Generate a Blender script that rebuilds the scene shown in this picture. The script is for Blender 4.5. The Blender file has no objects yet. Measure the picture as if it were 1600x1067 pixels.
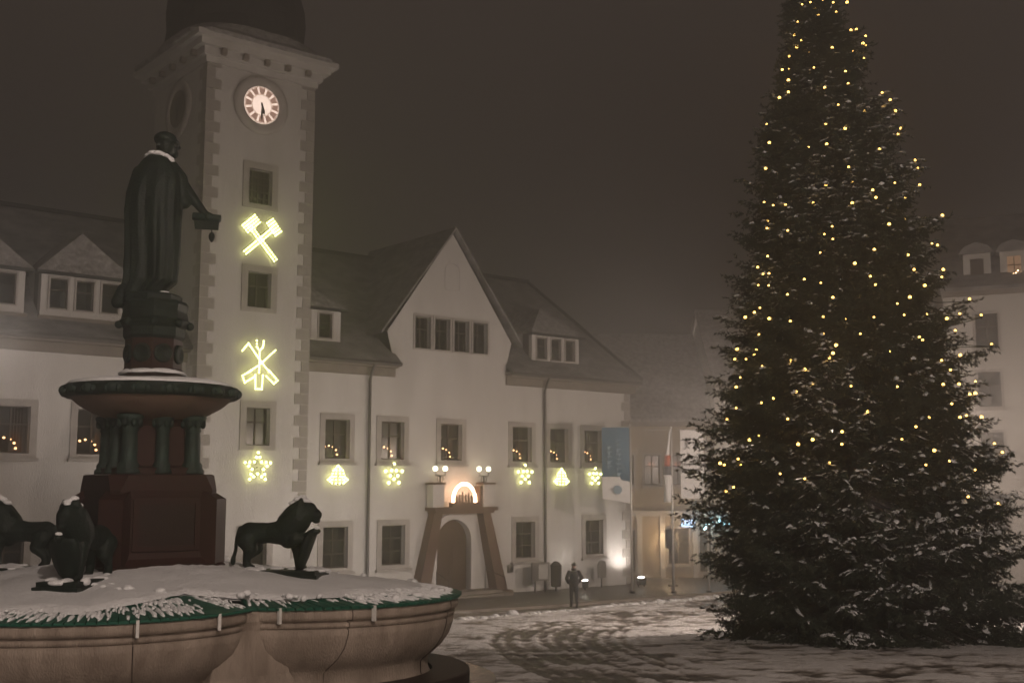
import bpy, bmesh, math, random
import numpy as np
from mathutils import Vector, Matrix, noise as mnoise
random.seed(7); rng = np.random.default_rng(11)
R = math.radians
scene = bpy.context.scene
C = scene.collection

# ------------------------------------------------------------------ camera, world, exposure
F_PX, CX, CY, YH = 1785.0, 800.0, 533.5, 757.0
PITCH = math.atan((YH - CY) / F_PX)
EYE = 5.0
cam_d = bpy.data.cameras.new('camera'); cam = bpy.data.objects.new('camera', cam_d); C.objects.link(cam)
cam.location = (0, 0, EYE); cam.rotation_euler = (math.pi / 2 + PITCH, 0, 0)
cam_d.sensor_width = 36.0; cam_d.lens = F_PX / 1600 * 36; cam_d.clip_end = 600; cam_d.clip_start = 0.1
scene.camera = cam

FOG = 0.0185
W_STR = 0.128
w = bpy.data.worlds.new('World'); scene.world = w; w.use_nodes = True
nt = w.node_tree; bg = nt.nodes['Background']
sky = nt.nodes.new('ShaderNodeTexSky'); sky.sky_type = 'NISHITA'; sky.sun_disc = False
sky.sun_elevation = R(-6); sky.sun_rotation = R(150)
mx = nt.nodes.new('ShaderNodeMix'); mx.data_type = 'RGBA'; mx.inputs['Factor'].default_value = 0.96
nt.links.new(sky.outputs['Color'], mx.inputs['A'])
mx.inputs['B'].default_value = (0.42, 0.318, 0.265, 1)      # low cloud lit by the town
nt.links.new(mx.outputs['Result'], bg.inputs['Color']); bg.inputs['Strength'].default_value = W_STR

vs = scene.view_settings
vs.view_transform = 'Standard'; vs.look = 'None'; vs.gamma = 1.0; vs.exposure = 0.0; vs.use_curve_mapping = False
cy = scene.cycles
cy.use_denoising = True; cy.max_bounces = 5; cy.diffuse_bounces = 2; cy.glossy_bounces = 2
cy.transmission_bounces = 3; cy.transparent_max_bounces = 8; cy.volume_bounces = 0
cy.sample_clamp_indirect = 2.0; cy.sample_clamp_direct = 0.0; cy.use_light_tree = True
cy.caustics_reflective = False; cy.caustics_refractive = False

# ------------------------------------------------------------------ pixel helpers (a pixel gives a direction only)
def ray(px, py):
    rx, rz = (px - CX) / F_PX, -(py - CY) / F_PX
    c, s = math.cos(PITCH), math.sin(PITCH)
    return np.array([rx, c - rz * s, s + rz * c])
def drop(Y):
    a = 1.92 + .065 * Y
    return -.35 * np.log(np.exp(-a / .35) + np.exp(-EYE / .35))
def gz(Y): return EYE - drop(Y)
def ground_at(px, py):
    r = ray(px, py); lo, hi = 1.0, 400.0
    for _ in range(60):
        m = (lo + hi) / 2
        if EYE + r[2] * m > gz(r[1] * m): lo = m
        else: hi = m
    return np.array([0, 0, EYE]) + r * lo
def at_depth(px, py, Y):
    r = ray(px, py); return np.array([0, 0, EYE]) + r * (Y / r[1])

# ------------------------------------------------------------------ materials
def mat(name, col, rough=.8, var=.25, scale=3.0, bump=.0, bscale=20.0, metal=0.0, spec=.3, col2=None, coat=0.0, detail=6, stretch=None):
    m = bpy.data.materials.new(name); m.use_nodes = True
    t = m.node_tree; b = t.nodes['Principled BSDF']
    b.inputs['Roughness'].default_value = rough; b.inputs['Metallic'].default_value = metal
    b.inputs['Specular IOR Level'].default_value = spec
    if coat: b.inputs['Coat Weight'].default_value = coat; b.inputs['Coat Roughness'].default_value = .15
    tc = t.nodes.new('ShaderNodeTexCoord'); src = tc.outputs['Object']
    if stretch:
        mp = t.nodes.new('ShaderNodeMapping'); mp.inputs['Scale'].default_value = stretch
        t.links.new(src, mp.inputs['Vector']); src = mp.outputs['Vector']
    if var or col2:
        n = t.nodes.new('ShaderNodeTexNoise'); n.inputs['Scale'].default_value = scale; n.inputs['Detail'].default_value = detail
        n.inputs['Roughness'].default_value = .62
        t.links.new(src, n.inputs['Vector'])
        cr = t.nodes.new('ShaderNodeValToRGB'); cr.color_ramp.elements[0].position = .3; cr.color_ramp.elements[1].position = .72
        c2 = col2 or tuple(min(1, c * (1 + var)) for c in col)
        c1 = col if col2 else tuple(c * (1 - var) for c in col)
        cr.color_ramp.elements[0].color = (*c1, 1); cr.color_ramp.elements[1].color = (*c2, 1)
        t.links.new(n.outputs['Fac'], cr.inputs['Fac']); t.links.new(cr.outputs['Color'], b.inputs['Base Color'])
    else: b.inputs['Base Color'].default_value = (*col, 1)
    if bump:
        n2 = t.nodes.new('ShaderNodeTexNoise'); n2.inputs['Scale'].default_value = bscale; n2.inputs['Detail'].default_value = 5
        t.links.new(src, n2.inputs['Vector'])
        bp = t.nodes.new('ShaderNodeBump'); bp.inputs['Strength'].default_value = bump; bp.inputs['Distance'].default_value = .05
        t.links.new(n2.outputs['Fac'], bp.inputs['Height']); t.links.new(bp.outputs['Normal'], b.inputs['Normal'])
    return m
def emis(name, col, strength):
    m = bpy.data.materials.new(name); m.use_nodes = True; t = m.node_tree
    t.nodes.remove(t.nodes['Principled BSDF']); e = t.nodes.new('ShaderNodeEmission')
    e.inputs['Color'].default_value = (*col, 1); e.inputs['Strength'].default_value = strength
    t.links.new(e.outputs[0], t.nodes['Material Output'].inputs['Surface']); return m
def glass(name, tint, gl=.12):
    m = bpy.data.materials.new(name); m.use_nodes = True; t = m.node_tree
    t.nodes.remove(t.nodes['Principled BSDF'])
    a = t.nodes.new('ShaderNodeBsdfTransparent'); a.inputs['Color'].default_value = (*tint, 1)
    g = t.nodes.new('ShaderNodeBsdfGlossy'); g.inputs['Roughness'].default_value = .22
    x = t.nodes.new('ShaderNodeMixShader'); x.inputs['Fac'].default_value = gl
    t.links.new(a.outputs[0], x.inputs[1]); t.links.new(g.outputs[0], x.inputs[2])
    t.links.new(x.outputs[0], t.nodes['Material Output'].inputs['Surface']); return m
M = {}
M['plaster'] = mat('plaster', (.56, .53, .50), .9, .1, 1.1, .3, 25, col2=(.72, .69, .66), stretch=(1, 1, .22), detail=9)
M['plaster_far'] = mat('plaster_far', (.60, .57, .53), .9, .1, .4, .2, 20)
M['ochre'] = mat('ochre', (.42, .35, .26), .9, .12, .6, .2, 20)
M['stone'] = mat('stone', (.25, .215, .185), .85, .25, 2.5, .4, 30)
M['surround'] = mat('surround', (.42, .385, .355), .85, .2, 2.5, .3, 30)
M['quoin'] = mat('quoin', (.40, .365, .335), .85, .2, 1.3, .4, 30)
M['portal'] = mat('portal', (.13, .078, .055), .8, .3, 2.0, .4, 30)
M['slate'] = mat('slate', (.045, .042, .042), .75, .4, 1.3, .6, 12, col2=(.42, .40, .39), stretch=(1, 1, 2.2), detail=10)
M['slate_dark'] = mat('slate_dark', (.03, .029, .03), .7, .4, 2.0, .4, 14)
M['tile_snow'] = mat('tile_snow', (.13, .115, .11), .85, .3, 4.2, .8, 9, col2=(.62, .60, .59), detail=9)
M['zinc'] = mat('zinc', (.12, .11, .105), .5, .25, 4, .1, 20, metal=.4)
M['wood_dark'] = mat('wood_dark', (.075, .04, .02), .6, .35, 3, .3, 16, stretch=(6, 6, .6))
M['frame'] = mat('frame', (.06, .042, .03), .7, .2, 6)
M['room'] = mat('room', (.04, .026, .018), .9, .3, 1.5)
M['pane'] = glass('pane', (.55, .49, .44), .03)
M['snow'] = mat('snow', (.80, .80, .81), .65, .05, 4, .5, 22)
M['bronze'] = mat('bronze', (.005, .0075, .006), .5, .4, 5, .35, 24, metal=.0, spec=.16, col2=(.012, .021, .017))
M['verdigris'] = mat('verdigris', (.009, .013, .011), .55, .4, 7, .35, 24, metal=.0, spec=.2, col2=(.028, .05, .041))
M['granite_red'] = mat('granite_red', (.030, .012, .010), .5, .35, 9, .1, 40, spec=.2)
M['granite_dark'] = mat('granite_dark', (.022, .012, .010), .5, .35, 8, .15, 40, spec=.2)
M['sandstone'] = mat('sandstone', (.15, .115, .09), .6, .25, 2.6, .45, 40, spec=.3, col2=(.36, .295, .245), stretch=(1, 1, .28), detail=9)
M['wet_stone'] = mat('wet_stone', (.02, .014, .012), .2, .4, 4, 1.0, 3.5, spec=.6)
M['green_plank'] = mat('green_plank', (.012, .085, .055), .45, .35, 6, .2, 30, stretch=(.6, 6, 6))
M['strap'] = mat('strap', (.6, .58, .55), .6, .1)
M['bark'] = mat('bark', (.05, .035, .025), .9, .35, 6, .5, 20)
M['needle'] = mat('needle', (.018, .025, .017), .7, .4, 2.2, spec=.15, col2=(.06, .076, .052))
M['iron'] = mat('iron', (.02, .02, .02), .5, .2, 6, metal=.5)
M['flagpole'] = mat('flagpole', (.55, .53, .5), .4, .1, metal=.3)
M['flag_blue'] = mat('flag_blue', (.055, .13, .20), .8, .15, 1.0)
M['flag_white'] = mat('flag_white', (.72, .71, .70), .8, .06, 1.0)
M['flag_ink'] = mat('flag_ink', (.10, .10, .12), .8, .1)
M['flag_red'] = mat('flag_red', (.45, .10, .04), .8, .1)
M['flag_pale'] = mat('flag_pale', (.24, .33, .40), .8, .1)
M['jacket'] = mat('jacket', (.018, .018, .02), .85, .3, 9, .3, 30)
M['trousers'] = mat('trousers', (.022, .024, .03), .85, .3, 9)
M['skin'] = mat('skin', (.42, .25, .18), .6, .1)
M['box_dark'] = mat('box_dark', (.035, .03, .024), .6, .3)
M['sign_grey'] = mat('sign_grey', (.18, .165, .15), .7, .2)
M['paper'] = mat('paper', (.5, .48, .45), .8, .1)
M['bulb_sign'] = emis('bulb_sign', (.97, 1.0, .34), 14.0)
M['bulb_tree'] = emis('bulb_tree', (1.0, .56, .13), 9.0)
M['bulb_arch'] = emis('bulb_arch', (1.0, .62, .32), 26)
M['globe'] = emis('globe', (1.0, .97, .66), 7)
M['arch_neon'] = emis('arch_neon', (1.0, .60, .36), 24)
M['dial'] = emis('dial', (1.0, .76, .62), 2.2)
M['lamp_white'] = emis('lamp_white', (1.0, .93, .85), 40)
M['lamp_warm'] = emis('lamp_warm', (1.0, .72, .40), 60)
M['neon_blue'] = emis('neon_blue', (.45, .68, 1.0), 7)
M['neon_cyan'] = emis('neon_cyan', (.45, .85, 1.0), 14)
M['star_red'] = emis('star_red', (1.0, .20, .05), 1.6)

# ------------------------------------------------------------------ mesh builder
class MB:
    def __init__(s): s.v = []; s.f = []
    def add(s, vs_, fs_):
        o = len(s.v); s.v += [tuple(map(float, p)) for p in vs_]; s.f += [tuple(i + o for i in f) for f in fs_]; return s
    def box(s, x0, x1, y0, y1, z0, z1):
        x0, x1 = sorted((x0, x1)); y0, y1 = sorted((y0, y1)); z0, z1 = sorted((z0, z1))
        return s.add([(x0,y0,z0),(x1,y0,z0),(x1,y1,z0),(x0,y1,z0),(x0,y0,z1),(x1,y0,z1),(x1,y1,z1),(x0,y1,z1)],
            [(3,2,1,0),(4,5,6,7),(0,1,5,4),(1,2,6,5),(2,3,7,6),(3,0,4,7)])
    def bar(s, a, b, wd, ht, up=(0,0,1)):
        a, b = Vector(a), Vector(b); d = (b - a).normalized(); u = Vector(up)
        if abs(d.dot(u)) > .98: u = Vector((0,1,0))
        sd = d.cross(u).normalized() * wd / 2; u = sd.cross(d).normalized() * ht / 2
        q = [p + i * sd + j * u for p in (a, b) for i, j in ((-1,-1),(1,-1),(1,1),(-1,1))]
        return s.add(q, [(3,2,1,0),(4,5,6,7),(0,1,5,4),(1,2,6,5),(2,3,7,6),(3,0,4,7)])
    def tube(s, pts, rads, n=8, cap=True):
        pts = [Vector(p) for p in pts]
        if not hasattr(rads, '__len__'): rads = [rads] * len(pts)
        vs_ = []; fs_ = []
        for i, p in enumerate(pts):
            d = (pts[min(i+1, len(pts)-1)] - pts[max(i-1, 0)]).normalized()
            u = Vector((0,0,1)) if abs(d.z) < .9 else Vector((1,0,0))
            a = d.cross(u).normalized(); b = a.cross(d).normalized()
            vs_ += [p + (a * math.cos(2*math.pi*k/n) + b * math.sin(2*math.pi*k/n)) * rads[i] for k in range(n)]
        for i in range(len(pts) - 1):
            for k in range(n):
                k2 = (k+1) % n; fs_.append((i*n+k, i*n+k2, (i+1)*n+k2, (i+1)*n+k))
        if cap: fs_.append(tuple(range(n-1, -1, -1))); fs_.append(tuple((len(pts)-1)*n + k for k in range(n)))
        return s.add(vs_, fs_)
    def rings(s, rings_, cap0=True, cap1=True):
        n = len(rings_[0]); vs_ = [p for r in rings_ for p in r]; fs_ = []
        for i in range(len(rings_) - 1):
            for k in range(n):
                k2 = (k+1) % n; fs_.append((i*n+k, i*n+k2, (i+1)*n+k2, (i+1)*n+k))
        if cap0: fs_.append(tuple(range(n-1, -1, -1)))
        if cap1: fs_.append(tuple((len(rings_)-1)*n + k for k in range(n)))
        return s.add(vs_, fs_)
    def lathe(s, prof, n=24, c=(0,0), ph=0.0, lob=0, la=0.0):
        rr = []
        for (r, z) in prof:
            rr.append([(c[0] + r*(1+la*math.cos(lob*2*math.pi*k/n))*math.cos(2*math.pi*k/n+ph), c[1] + r*(1+la*math.cos(lob*2*math.pi*k/n))*math.sin(2*math.pi*k/n+ph), z) for k in range(n)])
        return s.rings(rr)
    def ell(s, c, r, n=10, m=7):
        vs_ = [(c[0], c[1], c[2]-r[2])]; fs_ = []
        for i in range(1, m):
            a = -math.pi/2 + math.pi*i/m
            for k in range(n):
                b = 2*math.pi*k/n
                vs_.append((c[0]+r[0]*math.cos(a)*math.cos(b), c[1]+r[1]*math.cos(a)*math.sin(b), c[2]+r[2]*math.sin(a)))
        vs_.append((c[0], c[1], c[2]+r[2])); T = len(vs_)-1
        for k in range(n):
            k2 = (k+1) % n; fs_.append((0, 1+k2, 1+k)); fs_.append((T, 1+(m-2)*n+k, 1+(m-2)*n+k2))
            for i in range(m-2): fs_.append((1+i*n+k, 1+i*n+k2, 1+(i+1)*n+k2, 1+(i+1)*n+k))
        return s.add(vs_, fs_)
    def caps(s, pts, rads, n=10):      # chain of tapered capsules
        for (a, ra), (b, rb) in zip(zip(pts, rads), list(zip(pts, rads))[1:]):
            a_, b_ = Vector(a), Vector(b); s.tube([a_, a_.lerp(b_, .5), b_], [ra, (ra+rb)/2, rb], n)
        for p, r in zip(pts, rads): s.ell(p, (r, r, r), n, 7)
        return s
    def poly(s, pts, y0, y1):          # polygon in x,z extruded in y
        n = len(pts); vs_ = [(x, y0, z) for x, z in pts] + [(x, y1, z) for x, z in pts]
        fs_ = [tuple(range(n)), tuple(range(2*n-1, n-1, -1))] + [(i, i+n, (i+1) % n + n, (i+1) % n) for i in range(n)]
        return s.add(vs_, fs_)
    def mesh(s, name, mt, smooth=False, fix=True):
        me = bpy.data.meshes.new(name); me.from_pydata(s.v, [], s.f)
        if fix:
            b = bmesh.new(); b.from_mesh(me); bmesh.ops.recalc_face_normals(b, faces=b.faces[:]); b.to_mesh(me); b.free()
        if mt: me.materials.append(M[mt] if isinstance(mt, str) else mt)
        if smooth: me.polygons.foreach_set('use_smooth', [True] * len(me.polygons))
        return me
    def build(s, name, mt, parent=None, smooth=False, org=None):
        if org is not None: s.v = [(x-org[0], y-org[1], z-org[2]) for x, y, z in s.v]
        return link(name, s.mesh(name, mt, smooth), parent)
def link(name, me, parent=None, loc=None, rot=None, scale=None):
    o = bpy.data.objects.new(name, me); C.objects.link(o)
    if parent is not None: o.parent = parent
    if loc is not None: o.location = loc
    if rot is not None: o.rotation_euler = rot
    if scale is not None: o.scale = scale
    return o
def tag(o, label=None, cat=None, group=None, kind=None):
    if label: o['label'] = label
    if cat: o['category'] = cat
    if group: o['group'] = group
    if kind: o['kind'] = kind
    return o
def thing(name, label, cat, loc=(0,0,0), rotz=0.0, group=None):
    o = link(name, None, None, loc, (0, 0, rotz)); o.empty_display_size = .3
    return tag(o, label, cat, group)
def organic(mb, name, mt, parent, voxel=.03, smooth=4, fn=None):
    """one continuous surface grown from overlapping volumes"""
    me = mb.mesh(name + '_source', None); o = bpy.data.objects.new('tmp', me); C.objects.link(o)
    r = o.modifiers.new('r', 'REMESH'); r.mode = 'VOXEL'; r.voxel_size = voxel
    s_ = o.modifiers.new('s', 'SMOOTH'); s_.iterations = smooth; s_.factor = .5
    dg = bpy.context.evaluated_depsgraph_get()
    out = bpy.data.meshes.new_from_object(o.evaluated_get(dg)); out.name = name
    bpy.data.objects.remove(o); bpy.data.meshes.remove(me)
    out.materials.clear()
    for k in ([mt] if isinstance(mt, str) else mt): out.materials.append(M[k])
    if fn: fn(out)
    out.polygons.foreach_set('use_smooth', [True] * len(out.polygons))
    return link(name, out, parent)
def vnoise(x, y, sc, seed=0):          # value noise on arrays
    x = np.asarray(x, float) * sc + seed * 17.3; y = np.asarray(y, float) * sc + seed * 9.7
    xi = np.floor(x).astype(np.int64); yi = np.floor(y).astype(np.int64); xf = x - xi; yf = y - yi
    def h(a, b):
        q = (a * 374761393 + b * 668265263 + seed * 1442695) & 0x7fffffff
        q = ((q ^ (q >> 13)) * 1274126177) & 0x7fffffff
        return ((q ^ (q >> 16)) & 0xffff) / 65535.0
    u = xf*xf*(3-2*xf); v = yf*yf*(3-2*yf)
    return (h(xi,yi)*(1-u)+h(xi+1,yi)*u)*(1-v) + (h(xi,yi+1)*(1-u)+h(xi+1,yi+1)*u)*v
def fbm(x, y, sc, oct_=4, seed=0):
    t = 0; a = .5
    for k in range(oct_): t = t + a * vnoise(x, y, sc * 2**k, seed + k); a *= .5
    return t / (1 - .5**oct_)
ico_cache = {}
def ico(r, mt, sub=1):
    k = (r, mt, sub)
    if k not in ico_cache:
        b = bmesh.new(); bmesh.ops.create_icosphere(b, subdivisions=sub, radius=r)
        me = bpy.data.meshes.new('bulb'); b.to_mesh(me); b.free(); me.materials.append(M[mt])
        me.polygons.foreach_set('use_smooth', [True] * len(me.polygons)); ico_cache[k] = me
    return ico_cache[k]

# ------------------------------------------------------------------ ground: slushy market square sloping down to the town hall
def seg_dist(px, py, pts):
    d = np.full(px.shape, 1e9)
    for (ax, ay), (bx, by) in zip(pts[:-1], pts[1:]):
        t = np.clip(((px-ax)*(bx-ax) + (py-ay)*(by-ay)) / ((bx-ax)**2 + (by-ay)**2), 0, 1)
        d = np.minimum(d, np.hypot(px - ax - t*(bx-ax), py - ay - t*(by-ay)))
    return d
def smooth_line(pts, n=10):
    out = []; P = [np.array(pts[0])*2 - np.array(pts[1])] + [np.array(p) for p in pts] + [np.array(pts[-1])*2 - np.array(pts[-2])]
    for i in range(1, len(P)-2):
        for k in range(n):
            t = k / n; a, b, c, d = P[i-1], P[i], P[i+1], P[i+2]
            out.append(.5*((2*b) + (-a+c)*t + (2*a-5*b+4*c-d)*t*t + (-a+3*b-3*c+d)*t**3))
    out.append(P[-2]); return out
TR1 = smooth_line([(9.8,50.5),(7.57,46.0),(4.51,41.1),(1.98,36.2),(.71,32.3),(.31,28.6),(.54,24.7),(.95,21.8),(1.53,18.7),(2.6,14)])
TR2 = smooth_line([(9.0,46.0),(5.29,39.6),(3.0,34.4),(2.1,30.5),(1.85,26.9),(2.1,23.1),(2.7,19.5),(3.8,15)])
TR3 = smooth_line([(-4,27.0),(2,26),(6,23.5),(11,18)])
TR4 = smooth_line([(-4,24.6),(2,23.8),(6,21.6),(10,17)])
BERM = smooth_line([(-3.2,35.0),(-1.6,37.0),(1.2,41.0),(4.2,45.2),(8.5,49.9),(13,54)])
KERB = smooth_line([(-6,38.6),(-2.2,41.0),(1.5,44.6),(5,48.2),(9.5,52.4),(14,56)])
def make_ground():
    xs = np.concatenate([np.linspace(-95,-14,28)[:-1], np.arange(-14, 20, .075), np.linspace(20,95,26)])
    ys = np.concatenate([np.linspace(-28,16,16)[:-1], np.arange(16, 34, .085), np.arange(34, 58, .17), np.linspace(58,128,24)])
    X, Y = np.meshgrid(xs, ys); Z = gz(Y)
    d1 = np.minimum(seg_dist(X, Y, TR1), seg_dist(X, Y, TR2)); d2 = np.minimum(seg_dist(X, Y, TR3), seg_dist(X, Y, TR4))
    wob = (vnoise(X, Y, 1.7, 3) - .5) * .5
    tw = np.minimum(np.abs(d1-.05), np.minimum(np.abs(d1-.42), np.abs(d1-.75)))
    t1 = np.clip(1 - (tw + wob*.14) / .15, 0, 1) * np.clip(.35 + 1.2*vnoise(X, Y, .9, 77), 0, 1); t2 = np.clip(1 - (d2 + wob*.4) / .18, 0, 1) * .6
    lump = fbm(X, Y*.6, 1.5, 5, 5); patch = fbm(X*.8, Y*.5, .55, 4, 21); fine = fbm(X, Y, 6.0, 3, 40)
    streak = fbm(X*.25, Y*1.4, 1.3, 4, 33)
    bd = seg_dist(X, Y, BERM)
    n_ = (-.640*(X-6.03) + .768*(Y-58.6))          # distance behind (+) or before (-) the facade
    road = (n_ > -13.5) & (seg_dist(X, Y, BERM) > .0)
    bl = np.array(BERM); side = np.interp(X, bl[:,0], bl[:,1])
    beyond = np.clip((Y - side - .5) / 1.2, 0, 1)   # the cleared lane past the ridge of ploughed snow
    snow = .70 + (lump-.5)*1.3 + (patch-.5)*.8 + (streak-.5)*.9 + (fine-.5)*.75
    mid = fbm(X*.8, Y*1.1, 3.4, 3, 61); snow += (mid-.5)*1.5
    snow -= .50*np.clip(t1*1.5, 0, 1) + .40*np.clip(t2*1.5, 0, 1) + .16*np.clip(1-np.abs(d1-.4)/.6, 0, 1)
    edge = np.clip(1-np.abs(d1-1.0)/.2, 0, 1); snow += .15*edge
    snow -= .9*beyond
    kd = seg_dist(X, Y, KERB); snow += np.clip(1 - kd/.38, 0, 1) * (1.0 + (lump-.5)*1.2)
    snow += np.clip(1 - bd/.9, 0, 1) * .5
    snow = np.clip(snow, 0, 1)
    Z = Z + (snow*.045 + (lump-.5)*.05*(1-beyond*.7) + (fine-.5)*.03*(1-beyond*.8)) * ((X>-14)&(X<20)&(Y>16)&(Y<58)) - .03*np.clip(t1+t2, 0, 1)
    ny, nx = X.shape
    idx = np.arange(nx*ny).reshape(ny, nx)
    quads = np.stack([idx[:-1,:-1], idx[:-1,1:], idx[1:,1:], idx[1:,:-1]], -1).reshape(-1, 4)
    me = bpy.data.meshes.new('market_square')
    me.vertices.add(nx*ny); me.vertices.foreach_set('co', np.stack([X, Y, Z], -1).reshape(-1).astype(np.float32))
    me.loops.add(quads.size); me.loops.foreach_set('vertex_index', quads.reshape(-1).astype(np.int32))
    me.polygons.add(len(quads)); me.polygons.foreach_set('loop_start', np.arange(0, quads.size, 4, dtype=np.int32))
    me.update(calc_edges=True)
    me.polygons.foreach_set('use_smooth', [True]*len(quads))
    at = me.attributes.new('snow', 'FLOAT', 'POINT'); at.data.foreach_set('value', snow.reshape(-1).astype(np.float32))
    m = bpy.data.materials.new('slush'); m.use_nodes = True; t = m.node_tree; b = t.nodes['Principled BSDF']
    a = t.nodes.new('ShaderNodeAttribute'); a.attribute_name = 'snow'
    tc = t.nodes.new('ShaderNodeTexCoord')
    n1 = t.nodes.new('ShaderNodeTexNoise'); n1.inputs['Scale'].default_value = 7; n1.inputs['Detail'].default_value = 8
    n1.inputs['Roughness'].default_value = .7
    t.links.new(tc.outputs['Object'], n1.inputs['Vector'])
    mp = t.nodes.new('ShaderNodeMath'); mp.operation = 'MULTIPLY_ADD'; mp.inputs[1].default_value = 1.1
    t.links.new(n1.outputs['Fac'], mp.inputs[0]); 
    sb = t.nodes.new('ShaderNodeMath'); sb.operation = 'SUBTRACT'; sb.inputs[1].default_value = .52
    t.links.new(a.outputs['Fac'], sb.inputs[0]); t.links.new(sb.outputs[0], mp.inputs[2])
    cr = t.nodes.new('ShaderNodeValToRGB'); e = cr.color_ramp.elements
    e[0].position = .12; e[0].color = (.07, .058, .05, 1); e[1].position = .80; e[1].color = (.72, .70, .69, 1)
    for p, c_ in ((.33, (.16, .135, .118, 1)), (.52, (.40, .365, .34, 1))):
        q = e.new(p); q.color = c_
    t.links.new(mp.outputs[0], cr.inputs['Fac']); t.links.new(cr.outputs['Color'], b.inputs['Base Color'])
    rr = t.nodes.new('ShaderNodeMapRange'); rr.inputs['To Min'].default_value = .32; rr.inputs['To Max'].default_value = .85
    t.links.new(mp.outputs[0], rr.inputs['Value']); t.links.new(rr.outputs[0], b.inputs['Roughness'])
    vo = t.nodes.new('ShaderNodeTexVoronoi'); vo.inputs['Scale'].default_value = 8.0; vo.feature = 'DISTANCE_TO_EDGE'
    t.links.new(tc.outputs['Object'], vo.inputs['Vector'])
    sm = t.nodes.new('ShaderNodeMath'); sm.operation = 'MINIMUM'; sm.inputs[1].default_value = .2; t.links.new(vo.outputs['Distance'], sm.inputs[0])
    ad = t.nodes.new('ShaderNodeMath'); ad.operation = 'MULTIPLY_ADD'; ad.inputs[1].default_value = 1.2
    t.links.new(sm.outputs[0], ad.inputs[0]); t.links.new(n1.outputs['Fac'], ad.inputs[2])
    bp = t.nodes.new('ShaderNodeBump'); bp.inputs['Strength'].default_value = .6; bp.inputs['Distance'].default_value = .06
    t.links.new(ad.outputs[0], bp.inputs['Height']); t.links.new(bp.outputs['Normal'], b.inputs['Normal'])
    me.materials.append(m)
    o = link('market_square', me); tag(o, kind='structure')
make_ground()

def snow_ridge():
    mb = MB(); rg = random.Random(5)
    L = [np.array(p) for p in BERM]
    for i in range(len(L)-1):
        a, b = L[i], L[i+1]; n = max(2, int(np.linalg.norm(b-a)/.13))
        for k in range(n):
            p = a + (b-a)*k/n + np.array([rg.gauss(0,.16), rg.gauss(0,.16)])
            s = rg.uniform(.04, .14) * (1.5 if rg.random() < .08 else 1)
            mb.ell((p[0], p[1], gz(p[1]) + s*.25), (s*rg.uniform(.9,1.5), s*rg.uniform(.9,1.5), s*rg.uniform(.55,.9)), 7, 5)
    o = mb.build('snow_ridge', 'snow', None, True)
    for v in o.data.vertices:
        v.co += Vector(mnoise.noise_vector(v.co*6)) * .035
    tag(o, 'ridge of ploughed lumpy snow along the edge of the lane', 'snow', kind='stuff')
    mb = MB()
    L = [np.array(p) for p in KERB]
    for i in range(len(L)-1):
        a, b = L[i], L[i+1]
        mb.bar((a[0],a[1],gz(a[1])+.03), (b[0],b[1],gz(b[1])+.03), .3, .16)
    tag(mb.build('kerb', 'stone', None), kind='structure')
snow_ridge()

# ------------------------------------------------------------------ town hall frame: x = metres left of the right corner, y = out of the facade, z up
COR = ground_at(987, 912); COR[2] = 0.0
EV = np.array([1.2, 1.0]) / math.hypot(1.2, 1.0)
ROT = math.atan2(-EV[1], -EV[0])
def th(s, off, z=0.0): return (COR[0] - EV[0]*s + EV[1]*off, COR[1] - EV[1]*s - EV[0]*off, z)

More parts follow.
